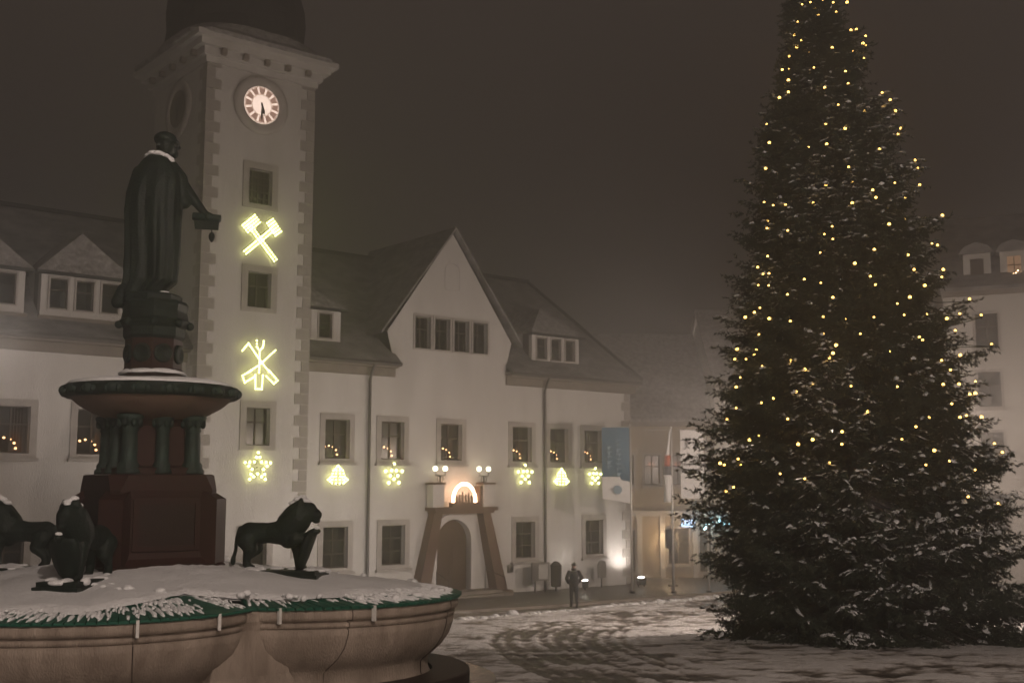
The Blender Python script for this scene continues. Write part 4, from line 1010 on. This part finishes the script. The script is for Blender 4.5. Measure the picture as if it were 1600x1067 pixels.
    dr = MB().lathe([(.46,5.0),(.46,5.58)], 8, ph=R(22.5)).build('drum', 'granite_red', t)
    md = MB().lathe([(.16,0),(.16,.03),(.12,.05),(.1,.03)], 16).mesh('medallion', 'bronze', True)
    for k in range(8):
        a = k*math.pi/4; o = link('medallion', md, dr); o.matrix_local = Matrix.Translation((.425*math.cos(a), .425*math.sin(a), 5.3)) @ Matrix.Rotation(a, 4, 'Z') @ Matrix.Rotation(math.pi/2, 4, 'Y')
    cr = MB().lathe([(.47,5.55),(.50,5.6),(.50,5.74),(.55,5.8),(.58,5.86),(.54,5.9),(.52,6.02),(.54,6.14),(.5,6.2)], 8, ph=R(22.5)).build('capital', 'bronze', t)
    bo = ico(.07, 'bronze', 2)
    for k in range(8):
        a = k*math.pi/4 + R(22.5); link('boss', bo, cr, (.57*math.cos(a), .57*math.sin(a), 5.8))
    return t
def floc(x, y):
    c, s = math.cos(FROT), math.sin(FROT); return FX + x*c - y*s, FY + x*s + y*c
def proj_px(x, y, z):
    c, s = math.cos(PITCH), math.sin(PITCH); dz = z-EYE; yy = y*c + dz*s; zz = -y*s + dz*c
    return CX + F_PX*x/yy, CY - F_PX*zz/yy
M['sandstone_dark'] = mat('sandstone_dark', (.10, .06, .042), .6, .3, 2.5, .3, 30, col2=(.17, .11, .08))
fountain()

# snow lying on the fountain
def fountain_snow():
    n = 44*4; m_ = 20; base = outline(.0); rg = np.random.default_rng(3)
    vs_ = []; fs_ = []
    for side in (0, 1):
        for j in range(m_+1):
            for i, (x, y) in enumerate(base):
                a = math.atan2(y, x); q = i/44.0; notch = abs((q+.5) % 1 - .5)     # 0 at lobe edges
                e = .875 + .11*(float(fbm(np.array(math.cos(a)*3), np.array(math.sin(a)*3), 1.1, 4, 2))-.5)*2
                e += .05*(float(vnoise(np.array(a*40.), np.array(0.), 1.0, 8))-.5)
                wa = math.degrees(a)
                if -75 < wa < -38: e -= .17*math.sin((wa+75)/37*math.pi)
                e = min(e, .985)
                rr = math.hypot(x, y); r0 = .85
                f = r0 + (rr*e - r0)*(j/m_)
                px_, py_ = x/rr*f, y/rr*f
                tt = (f-r0)/(rr-r0)
                z = 1.80*(1-tt) + 1.43*tt
                th_ = (.10*(1-.55*(j/m_)) + .07*float(fbm(np.array(px_), np.array(py_), 2.2, 4, 4)-.4)) if j < m_ else .0
                th_ = max(.012, th_)
                vs_.append((px_, py_, z + (th_ + .012 if side else .0)))
        for j in range(m_):
            for i in range(n):
                a_ = side*(m_+1)*n + j*n + i; b_ = side*(m_+1)*n + j*n + (i+1) % n
                fs_.append((a_, b_, b_+n, a_+n))
    mb = MB().add(vs_, fs_)
    rd = random.Random(4)
    # strips of snow caught between the planks along the rim
    rim = outline(-.02, 64)
    for k in range(4200):
        i = rd.randrange(len(rim)); x, y = rim[i]; q = round(math.atan2(y/SB, x)/(math.pi/2))
        tg = Vector((1.15*math.cos(q*math.pi/2), 1.15*math.sin(q*math.pi/2)*SB, 1.80)); p0 = Vector((x, y, 1.44))
        ag = math.atan2(y, x)
        if float(vnoise(np.array(ag*9.0), np.array(1.0), 1.0, 6)) < .16 + .34*rd.random(): continue
        d = (tg-p0).normalized(); d = (d + Vector((rd.gauss(0,.06), rd.gauss(0,.06), 0))).normalized(); a = rd.uniform(.02, .95); L = rd.uniform(.06, .34)
        pa = p0 + d*a; pb = p0 + d*(a+L); w_ = rd.uniform(.009,.03)
        mb.tube([pa, pa.lerp(pb,.3)+Vector((0,0,.012)), pa.lerp(pb,.7)+Vector((0,0,.012)), pb], [w_*.4, w_, w_*.9, w_*.3], 6)
    # clods round the lion plates and along the edge
    for k in range(170):
        q = rd.randrange(4); a = q*math.pi/2 + rd.gauss(0,.22); r_ = rd.uniform(2.6, 3.15)
        if rd.random() < .6: x, y = rim[rd.randrange(len(rim))]; f = rd.uniform(.86,.95); px_, py_ = x*f, y*f
        else: px_, py_ = r_*math.cos(a), r_*math.sin(a)*SB
        s = rd.uniform(.02,.08); rr = math.hypot(px_, py_); z = 1.80 - .37*min(1, max(0, (rr-.85)/3.6)) + .06
        mb.ell((px_, py_, z), (s*rd.uniform(.8,1.4), s*rd.uniform(.8,1.4), s*.8), 7, 5)
    o = mb.build('snow_blanket', 'snow', None, True)
    for v in o.data.vertices: v.co += Vector(mnoise.noise_vector(v.co*14))*.016
    o.location = (FX, FY, FZ); o.rotation_euler = (0,0,FROT)
    tag(o, 'lumpy snow lying over the planked basin cover', 'snow', kind='stuff')
    # snow on the upper bowl, drum and collar
    mb = MB().lathe([(.5,4.72),(1.27,4.72),(1.34,4.765),(1.30,4.81),(1.1,4.86),(.55,4.89)], 64)
    mb.lathe([(.3,5.0),(.5,4.96),(.56,4.97),(.5,5.02),(.42,5.06)], 24)
    o = mb.build('snow_cap', 'snow', None, True)
    for v in o.data.vertices: v.co.z += .03*mnoise.noise(v.co*4)
    o.location = (FX, FY, FZ); o.rotation_euler = (0,0,FROT)
    tag(o, 'snow on the upper bowl round the statue drum', 'snow', kind='stuff')
fountain_snow()

# ------------------------------------------------------------------ bronze lions
def lion_mesh():
    k = .0102
    def P(px, py, y=0.0): return ((px-430)*k, y, (885-py)*k)
    mb = MB()
    mb.caps([P(384,830), P(415,828), P(448,827)], [.19,.165,.22], 14)
    mb.ell(P(384,831), (.2,.165,.205), 14, 9); mb.ell(P(448,828), (.21,.175,.25), 14, 9)
    mb.caps([P(450,818), P(462,803), P(472,797)], [.25,.24,.19], 14)           # mane
    for i in range(46):                                                        # mane locks
        a = random.uniform(0, 2*math.pi); f = random.random(); c_ = P(447+22*f, 826-27*f); r_ = .23-.04*f
        mb.ell((c_[0]+random.uniform(-.04,.03), c_[1]+r_*math.cos(a)*.9, c_[2]+r_*math.sin(a)), (.075,.045,.10), 7, 5)
    mb.ell(P(479,795), (.15,.135,.165), 12, 9); mb.caps([P(484,797), P(493,800)], [.105,.082], 10); mb.ell(P(492,809), (.07,.06,.045), 8, 6)
    mb.ell(P(494,794), (.035,.05,.035), 8, 6)
    for s in (-1, 1):
        mb.ell(P(470,778, s*.11), (.045,.03,.06), 8, 6)                         # ears
        mb.ell(P(487,790, s*.06), (.03,.03,.025), 6, 5)                         # brow
        # hind leg
        mb.caps([P(382,838, s*.11), P(390,852, s*.13), P(376 if s > 0 else 384,867, s*.12), P(374 if s > 0 else 386,880, s*.12)], [.165,.12,.065,.06], 10)
        mb.caps([P(374 if s > 0 else 386,881, s*.12), P(382 if s > 0 else 394,882, s*.12)], [.06,.05], 8)
    # standing foreleg
    mb.caps([P(455,838,.12), P(459,860,.12), P(461,879,.12)], [.115,.08,.062], 10); mb.caps([P(461,880,.12), P(470,882,.12)], [.062,.05], 8)
    # raised foreleg resting on the shield
    mb.caps([P(460,836,-.11), P(474,838,-.08), P(490,826,-.04)], [.115,.085,.065], 10); mb.ell(P(494,825,-.03), (.07,.06,.05), 8, 6)
    # tail
    mb.caps([P(368,822), P(362,838), P(361,856), P(357,868)], [.05,.035,.03,.035], 8); mb.ell(P(357,872), (.045,.045,.08), 8, 6)
    return mb
lm = None
LION = [('lion_statue', 0, 'dark bronze lion in profile on the tree side of the fountain'), ('lion_statue', 1, 'dark bronze lion standing on the far side of the pedestal'),
        ('lion_statue', 2, 'dark bronze lion on the far wing side facing away from the tree'), ('lion_statue', 3, 'dark bronze lion facing outwards with shield before the pedestal front')]
plate_me = MB().box(-.75,.72,-.3,.3,-.07,.0).box(-1.1,.76,-.34,.34,-.16,-.07).mesh('plate', 'bronze')
sh = MB(); rr = []
for z, hw, x in ((0.0,.05,.40),(.08,.13,.42),(.22,.19,.47),(.40,.22,.53),(.54,.22,.58),(.60,.16,.60)):
    rr.append([(x+.05-.05*abs(c_)**2 + .0, c_*hw, z) for c_ in (-1,-.5,0,.5,1)] + [(x-.04-.03*abs(c_), c_*hw, z) for c_ in (1,.5,0,-.5,-1)])
sh.rings(rr); shield_me = sh.mesh('shield', 'bronze', True)
body_obj = None
for name, q, lb in LION:
    a = q*math.pi/2; x, y = 2.24*math.cos(a), 2.24*math.sin(a)*.92; wx, wy = floc(x, y)
    t = thing(name, lb, 'lion statue', (wx, wy, FZ+1.80), FROT + a, 'bronze lions of the fountain')
    if body_obj is None: body_obj = organic(lion_mesh(), 'body', 'bronze', t, .017, 2)
    else: link('body', body_obj.data, t)
    link('shield', shield_me, t); link('plate', plate_me, t)
    sb = MB()
    for px, py, yy, sx in ((462,777,0,.09),(468,773,.04,.08),(474,778,-.04,.08),(452,783,.02,.08),(480,781,0,.06),(458,788,-.1,.06)): sb.ell(((px-430)*.0102, yy, (885-py)*.0102+.012), (sx, sx*.9, sx*.55), 8, 6)
    sb.ell(((494-430)*.0102, -.03, (885-820)*.0102), (.06,.06,.035), 8, 6)
    for i in range(20): sb.ell((random.uniform(-.8,.72), random.uniform(-.3,.3), -.01), (random.uniform(.08,.22), random.uniform(.06,.16), random.uniform(.03,.07)), 8, 6)
    organic(sb, 'snow_cap', 'snow', t, .022, 2)['kind'] = 'stuff'

# ------------------------------------------------------------------ the robed statue
def statue():
    zb = FZ + 6.18; t = thing('robed_statue', 'dark bronze robed figure holding out a charter roll on top of the fountain', 'statue', (FX-.07, FY, zb), 0)
    k = .01064
    def X(px): return (px-243)*k
    def Z(py): return (487-py)*k
    rows = [(494,190,283,.34),(486,190,276,.36),(474,194,262,.36),(462,196,272,.37),(452,197,285,.38),(430,198,287,.39),(400,198,288,.40),(370,197,287,.40),(340,195.5,287,.40),(315,197,287,.38),(295,202,286,.35),(280,207,283,.32),(266,214,274,.28),(256,221,267,.23),(248,230,262,.17),(242,238,262,.13)]
    n = 72; rr = []
    for py, l, r_, dp in rows:
        c_ = (l+r_)/2; hw = (r_-l)/2*k; zz = Z(py); ring = []
        amp = min(.13, max(.0, (py-252)/1500.0)) + (.02 if py > 300 else 0)
        for i in range(n):
            a = 2*math.pi*i/n
            fo = 1 + amp*(math.sin(9*a + .9*math.sin(zz*1.3)) * .6 + math.sin(15*a + zz*1.1 + 2)*.4) - amp*.6
            cs, sn = math.cos(a), math.sin(a)
            e = .82
            ring.append((X(c_) + hw*math.copysign(abs(cs)**e, cs)*fo*.97, dp*math.copysign(abs(sn)**e, sn)*fo*.97, zz))
        rr.append(ring)
    mb = MB().rings(rr)
    # shoulder cape over the right arm, sleeve, arm, hand
    mb.caps([(X(262),.02,Z(268)), (X(278),.06,Z(285)), (X(284),.08,Z(312))], [.17,.15,.13], 12)
    mb.caps([(X(278),.08,Z(296)), (X(287),.1,Z(322))], [.13,.11], 12)
    mb.caps([(X(284),.1,Z(296)), (X(302),.16,Z(318)), (X(318),.2,Z(338))], [.12,.085,.06], 12)
    mb.ell((X(322),.2,Z(340)), (.09,.06,.055), 10, 7)
    for j in range(4): mb.caps([(X(324)+.02*j,.16+.03*j,Z(339)), (X(331)+.015*j,.17+.03*j,Z(342)), (X(333)+.012*j,.18+.03*j,Z(347))], [.024,.022,.018], 7)
    mb.caps([(X(318),.15,Z(340)), (X(322),.12,Z(345)), (X(327),.12,Z(348))], [.026,.022,.018], 7)
    # left sleeve bulge at the back, trailing hem
    mb.caps([(X(216),.05,Z(275)), (X(206),.1,Z(310)), (X(210),.18,Z(340))], [.14,.15,.13], 12)
    mb.caps([(X(205),-.15,Z(470)), (X(196),-.2,Z(488))], [.14,.11], 10); mb.caps([(X(262),.1,Z(478)), (X(280),.16,Z(487))], [.09,.07], 10)
    # neck, head, cap, beard
    mb.caps([(X(249),.03,Z(254)), (X(254),.05,Z(238))], [.12,.11], 12)
    mb.ell((X(255),.05,Z(231)), (.165,.175,.20), 14, 10)
    mb.ell((X(254),.04,Z(219)), (.195,.2,.13), 14, 9); mb.ell((X(259),.07,Z(224)), (.19,.19,.065), 14, 7)
    mb.ell((X(269),.14,Z(231)), (.05,.05,.05), 8, 6); mb.ell((X(274),.17,Z(230)), (.025,.025,.035), 7, 5)      # cheek and nose
    mb.ell((X(267),.15,Z(241)), (.06,.07,.075), 9, 7)                                                             # beard
    mb.ell((X(247),-.12,Z(232)), (.03,.03,.04), 7, 5)
    organic(mb, 'body', 'bronze', t, .017, 2)
    # charter: rolled top edge, hanging sheet, cord and seal
    MB().tube([(X(299),.2,Z(342)), (X(343),.2,Z(346))], [.07,.065], 12).build('charter_roll', 'verdigris', t, True)
    MB().add([(X(300),.19,Z(345)),(X(341),.19,Z(349)),(X(340),.18,Z(365)),(X(303),.18,Z(363)),(X(300),.23,Z(345)),(X(341),.23,Z(349)),(X(340),.22,Z(365)),(X(303),.22,Z(363))], [(0,1,2,3),(7,6,5,4),(0,4,5,1),(1,5,6,2),(2,6,7,3),(3,7,4,0)]).build('charter_sheet', 'bronze', t)
    MB().tube([(X(329),.2,Z(362)), (X(330),.2,Z(370))], .012, 6).build('seal_cord', 'bronze', t)
    MB().lathe([(.012,.0),(.045,-.03),(.055,-.08),(.045,-.13),(.01,-.18)], 12, c=(0,0)).build('seal', 'bronze', t, True).location = (X(330),.2,Z(368))
    # bronze plinth and a snow collar on the shoulders
    MB().lathe([(.5,-.04),(.5,.1),(.44,.14)], 8, ph=R(10)).build('plinth', 'bronze', t)
    m_ = MB()
    for px, py, yy, sx, sz in ((232,248,-.02,.10,.05),(240,246,-.1,.10,.05),(249,247,-.12,.10,.055),(258,250,-.08,.09,.05),(264,253,.0,.08,.045),(228,251,.05,.09,.045),(236,245,.08,.09,.05),(246,245,.14,.09,.05),(268,258,-.05,.06,.03)):
        m_.ell((X(px), yy, Z(py)), (sx, sx*1.2, sz*.95), 9, 7)
    organic(m_, 'snow_collar', 'snow', t, .024, 2)
    m_ = MB(); m_.ell((X(262),-.02,Z(471)), (.12,.1,.04), 9, 7); m_.ell((X(270),-.04,Z(477)), (.12,.1,.035), 9, 7)
    organic(m_, 'snow_patch', 'snow', t, .024, 2)
statue()

# ------------------------------------------------------------------ decorated fir tree
TX, TY = 8.55, 28.6; TZ = float(gz(TY))
PROF = [(1.3,4.0),(2.0,3.95),(2.7,3.9),(4.3,3.75),(5.9,3.5),(7.5,3.2),(9.1,2.75),(10.7,2.35),(12.3,2.02),(13.9,1.55),(15.5,.92),(17.1,.48),(18.2,.06)]
PZ = np.array([p[0] for p in PROF]); PR = np.array([p[1] for p in PROF])
def tree_c(z): f = (z-TZ)/17.0; return TX - .75*f, TY
def tree_r(z): return np.interp(z, PZ, PR)
BULB = ('342,15 368,8 405,2 438,9 481,8 381,27 447,37 392,46 328,68 493,94 509,91 538,112 319,109 341,125 530,135 538,142 435,148 326,146 361,161 497,160 533,181 303,175 281,216 302,213 378,210 476,221 300,248 484,258 412,271 300,285 272,302 589,287 614,309 454,324 594,336 535,343 630,343 233,384 416,383 475,397 647,397 638,415 241,441 418,445 362,455 581,461 690,495 699,519 230,520 486,516 497,561 628,565 705,571 416,571 560,587 570,610 661,610 253,634 225,624 291,632 377,627 497,627 775,665 659,676 236,682 234,705 611,692 298,712 435,699 411,723 437,738 743,752 760,757 565,770 398,780 669,787 236,791 505,813 205,825 222,846 240,844 688,832 778,832 773,855 349,862 400,873 553,853 569,879 721,881 207,880 239,881 297,909 437,918 675,917 859,923 636,937 212,950 195,964 167,979 241,983 407,978 306,991 476,986 564,979 657,972 727,970 789,983 829,968 895,972 815,1020 408,1030 522,1030 209,1032 704,1040 714,1049 447,1065 927,1062')
BULB2 = ('140,50 198,52 133,80 167,80 193,68 216,102 305,85 441,40 432,62 420,76 346,112 604,57 820,68 763,84 790,113 149,136 137,165 368,154 487,162 628,164 768,157 816,156 866,148 849,187 866,184 320,180 249,200 213,213 137,229 109,263 294,262 538,240 794,216 725,258 685,286 819,257 839,252 885,256 460,301 459,339 370,325 326,339 178,326 205,314 642,324 741,358 924,337 948,364 143,384 88,397 151,402 101,402 421,396 271,429 346,444 715,402 865,417 129,470 106,482 844,499 935,519 787,390')
def bulb_points():
    px = [(1080+int(a)/1.975, int(b)/1.975) for a, b in (q.split(',') for q in BULB.split())] + [(1080+int(a)/1.95, 520+int(b)/1.95) for a, b in (q.split(',') for q in BULB2.split())]
    pts = []
    for x, y in px:
        r = ray(x, y); best = None
        for d in np.linspace(22, 29.4, 220):      # first point where the sight line enters the crown
            p = np.array([0, 0, EYE]) + r*d; c_ = tree_c(p[2]); q = math.hypot(p[0]-c_[0], p[1]-c_[1]) - float(tree_r(p[2]))*1.0
            if best is None or q < best[0]: best = (q, p)
            if q < 0: break
        pts.append(best)
    return pts
BULBS = bulb_points(); outliers = [q for d_, q in BULBS if d_ > -.02]
def make_tree():
    t = thing('fir_tree', 'tall decorated fir tree with snow-dusted branches and warm fairy lights', 'tree', (TX, TY, TZ))
    MB().tube([(-.75*f, 0, -.3+17.0*f) for f in np.linspace(0, 1, 8)], [.3,.27,.23,.18,.14,.1,.06,.02], 10).build('trunk', 'bark', t, True)
    g = np.random.default_rng(5)
    TW = []; WV = []; SV = []                 # twigs, wood, snow triangles
    up = np.array([0, 0, 1.0])
    def unit(v): return v/(np.linalg.norm(v)+1e-9)
    z = TZ + .22
    while z < 18.05:
        f = (z-TZ)/17.0; rad = float(tree_r(z)); nb = int(12 + rad*5.0)
        a0 = g.uniform(0, 6.28)
        extra = [q for q in outliers if z-.2 <= q[2]-.0 < z+.2]
        for b in range(nb + len(extra)):
            az = a0 + 2*math.pi*b/nb + g.normal(0, .12)
            lobe = float(vnoise(np.array(math.cos(az)*2.2+5), np.array(math.sin(az)*2.2+z*.9), 1.0, 12))
            L = rad*(.80 + .26*lobe)*g.uniform(.86, 1.13)
            zz = z + g.normal(0, .06) + .30*rad*max(0, .52-.95*f)*.6; slope = (-.52 + .95*f) + g.normal(0, .07)
            if b >= nb:      # a longer branch that carries an outlying bulb
                q = extra[b-nb]; dx, dy = q[0]-(TX-.75*f), q[1]-TY; az = math.atan2(dy, dx); L = math.hypot(dx, dy)+.04; zz = q[2] - slope*L*.6 - .09*L - .05
            ns = 9; u_ = np.linspace(0, 1, ns); rx = u_*L
            rz = slope*rx*.6 - .07*np.sin(u_*math.pi)*L + .09*L*u_**3
            ca, sa = math.cos(az), math.sin(az)
            ax = np.stack([TX - .75*f + rx*ca, TY + rx*sa, zz + rz], 1)
            if zz + rz[-1] < TZ + .05: ax[:, 2] += TZ + .05 - (zz + rz[-1])*1.0 - 0.0
            WV.append((ax[0], ax[-3], .014+.008*L))
            side = np.array([-sa, ca, 0.0]); fwd = unit(np.array([ca, sa, slope*.4]))
            depth = min(L*.9, 1.75); nsub = max(4, int(depth/.135))
            snowy = vnoise(np.array(math.cos(az)*2.5), np.array(z*.55+math.sin(az)*2.5), 1.0, 31) > .52
            for k in range(nsub+1):
                uu = 1 - (k/nsub)*depth/L; i = min(ns-2, int(uu*(ns-1))); w_ = uu*(ns-1)-i
                o = ax[i]*(1-w_) + ax[i+1]*w_
                for s_ in (-1, 1):
                    if k == 0 and s_ > 0: continue
                    d = unit(fwd*g.uniform(.5, .95) + side*s_*g.uniform(.45, 1.0) + up*g.normal(-.10, .20)) if k else fwd
                    sl = (.16 + .46*min(1, k/nsub*1.7))*g.uniform(.75, 1.25) if k else .22
                    nt_ = max(2, int(sl/.085))
                    mm = np.arange(nt_)/nt_; nn = 11
                    q0 = o + d*(sl*mm)[:, None] + up*(-.10*mm**2*sl)[:, None]
                    td = d*g.uniform(.6, 1.0, (nt_, 1)) + g.normal(0, .5, (nt_, 3))*np.array([1, 1, .75]); td /= np.linalg.norm(td, axis=1)[:, None]
                    TW.append(np.concatenate([q0, td, g.uniform(.10, .19, (nt_, 1))], 1))
                    if (snowy and g.random() < .55) or g.random() < .10:
                        m0 = o + d*sl*.05 + up*.05; m1 = o + d*sl*g.uniform(.55, 1.0) + up*.03; sd = unit(np.cross(d, up))
                        wd = g.uniform(.03, .07); n_ = 4; P0 = [m0 + (m1-m0)*j/n_ + g.normal(0, .012, 3) for j in range(n_+1)]
                        ww = [0.01] + [wd*g.uniform(.6, 1.3) for _ in range(n_-1)] + [.01]
                        for j in range(n_):
                            A, B = P0[j], P0[j+1]; tA, tB = A+up*ww[j]*.6, B+up*ww[j+1]*.6
                            for sg in (-1, 1):
                                a1, b1 = A+sd*sg*ww[j], B+sd*sg*ww[j+1]
                                SV.append(np.array([[tA, tB, b1], [tA, b1, a1]]))
        z += .46
    def tri_obj(name, arr, mt_):
        arr = np.concatenate(arr).reshape(-1, 3, 3) - np.array([TX, TY, TZ]); n = len(arr)
        me = bpy.data.meshes.new(name); me.vertices.add(n*3); me.vertices.foreach_set('co', arr.reshape(-1).astype(np.float32))
        me.loops.add(n*3); me.loops.foreach_set('vertex_index', np.arange(n*3, dtype=np.int32))
        me.polygons.add(n); me.polygons.foreach_set('loop_start', np.arange(0, n*3, 3, dtype=np.int32)); me.update(calc_edges=True)
        me.materials.append(M[mt_]); return link(name, me, t)
    T = np.repeat(np.concatenate(TW), 11, 0); n_ = len(T); td = T[:, 3:6]
    base = T[:, :3] + td*(g.random(n_)*T[:, 6])[:, None]
    r3 = g.normal(0, 1, (n_, 3)); r3 -= (r3*td).sum(1)[:, None]*td; r3 /= np.linalg.norm(r3, axis=1)[:, None]+1e-6
    nd = td*.8 + r3*.7; wv = np.cross(nd, g.normal(0, 1, (n_, 3))); wv /= np.linalg.norm(wv, axis=1)[:, None]+1e-6
    tri_obj('crown', [np.stack([base - wv*.015, base + wv*.015, base + nd*g.uniform(.06, .105, n_)[:, None]], 1)], 'needle')
    tri_obj('snow_dusting', SV, 'snow')['kind'] = 'stuff'
    wd = MB()
    for a, b, r_ in WV: 
        a = a - np.array([TX,TY,TZ]); b = b - np.array([TX,TY,TZ])
        wd.tube([a, (a+b)/2 + np.array([0,0,-.03]), b], [r_*1.4, r_, r_*.4], 4, False)
    wd.build('limbs', 'bark', t)
make_tree()
def fairy_lights():
    t = thing('fairy_lights', 'string of warm yellow fairy lights wound over the fir tree', 'fairy lights', (TX, TY, TZ))
    sizes = [ico(r_, 'bulb_tree') for r_ in (.027, .032, .037, .042)]; skt = MB().tube([(0,0,-.02),(0,0,-.1)], .018, 6).mesh('socket', 'iron')
    pts = [b_[1] for b_ in BULBS]
    for p in pts:
        b = link('bulb', random.choice(sizes), t, tuple(p - np.array([TX, TY, TZ]))); link('socket', skt, b)
    # cable strung bulb to bulb, in turns that follow the crown
    order = sorted(pts, key=lambda p: p[2]); mb = MB()
    rows = [order[i:i+8] for i in range(0, len(order), 8)]; prev = None
    for k, row in enumerate(rows):
        row = sorted(row, key=lambda p: p[0], reverse=bool(k % 2))
        for p in row:
            if prev is not None:
                P = []
                for f in np.linspace(0, 1, 6):
                    q = prev + (p-prev)*f; c_ = tree_c(q[2]); dv = np.array([q[0]-c_[0], q[1]-c_[1]]); n_ = np.linalg.norm(dv)+1e-6
                    rr = float(tree_r(q[2]))*(1.0 - .12*math.sin(f*math.pi)); q2 = np.array([c_[0]+dv[0]/n_*rr, c_[1]+dv[1]/n_*rr, q[2]-.08*math.sin(f*math.pi)-.06])
                    if f in (0, 1): q2 = q - np.array([0,0,.06])
                    P.append(q2 - np.array([TX, TY, TZ]))
                mb.tube(P, .009, 4, False)
            prev = p
    mb.build('cable', 'needle', t)
fairy_lights()

# ------------------------------------------------------------------ person crossing the square
def person():
    p = ground_at(897, 950); t = thing('person', 'person in dark jacket and trousers walking with hands in pockets', 'person', (p[0], p[1], float(gz(p[1]))+.03), R(15))
    H = 67*p[1]/F_PX; k = H/1.75
    mb = MB()
    def c(pts, rads, n=10): mb.caps([(x*k, y*k, z*k) for x, y, z in pts], [r*k for r in rads], n)
    c([(0,0,.95),(0,0,1.12),(0,-.01,1.3)], [.165,.17,.175], 14); mb.ell((0,0,1.34*k), (.215*k,.13*k,.12*k), 14, 8); mb.ell((0,0,1.05*k), (.2*k,.145*k,.2*k), 14, 8)
    c([(0,0,1.42),(0,.01,1.52)], [.075,.06]); mb.ell((0,.015*k,1.635*k), (.078*k,.095*k,.115*k), 12, 9)
    mb.ell((0,.112*k,1.62*k), (.014*k,.02*k,.022*k), 6, 5)
    for s in (-1, 1): mb.ell((s*.08*k,.01*k,1.63*k), (.014*k,.025*k,.032*k), 6, 5)
    for s, st in ((-1,.07), (1,-.09)):
        c([(s*.2,0,1.39),(s*.32,-.06,1.15),(s*.21,.09,.98)], [.085,.075,.065])
        c([(s*.09,0,.92),(s*.085,st*.8+.03,.52),(s*.075,st*1.6,.1)], [.105,.075,.055]); c([(s*.075,st*1.6-.02,.05),(s*.085,st*1.6+.14,.04)], [.05,.04])
    def paint(me):
        for pl in me.polygons:
            z = pl.center.z/k; r_ = math.hypot(pl.center.x, pl.center.y)/k
            pl.material_index = 0 if z > .86 and z < 1.5 else (2 if z >= 1.5 else 1)
    organic(mb, 'body', ['jacket', 'trousers', 'skin'], t, .018, 3, paint)
    h = MB(); h.ell((0,-.01*k,1.69*k), (.092*k,.108*k,.085*k), 12, 8); h.box(-.09*k,.09*k,-.11*k,.09*k,1.66*k,1.69*k)
    organic(h, 'knit_cap', 'jacket', t, .014, 3)
    cl = MB(); cl.lathe([(.09*k,1.46*k),(.105*k,1.49*k),(.1*k,1.55*k),(.085*k,1.55*k),(.08*k,1.47*k)], 14); cl.build('collar', 'jacket', t, True)
person()

# ------------------------------------------------------------------ fog filling the square
hb = MB().box(-100, 100, -32, 132, -1.8, 36.5)
me = hb.mesh('haze', None); hm = bpy.data.materials.new('fog'); hm.use_nodes = True; tt = hm.node_tree
tt.nodes.remove(tt.nodes['Principled BSDF']); pv = tt.nodes.new('ShaderNodeVolumePrincipled')
pv.inputs['Color'].default_value = (.93,.91,.89,1); pv.inputs['Density'].default_value = FOG; pv.inputs['Anisotropy'].default_value = .8
tt.links.new(pv.outputs[0], tt.nodes['Material Output'].inputs['Volume'])
me.materials.append(hm); o = link('haze', me); o['kind'] = 'stuff'; tag(o, 'pale night fog filling the whole square', 'fog')
o.display_type = 'WIRE'
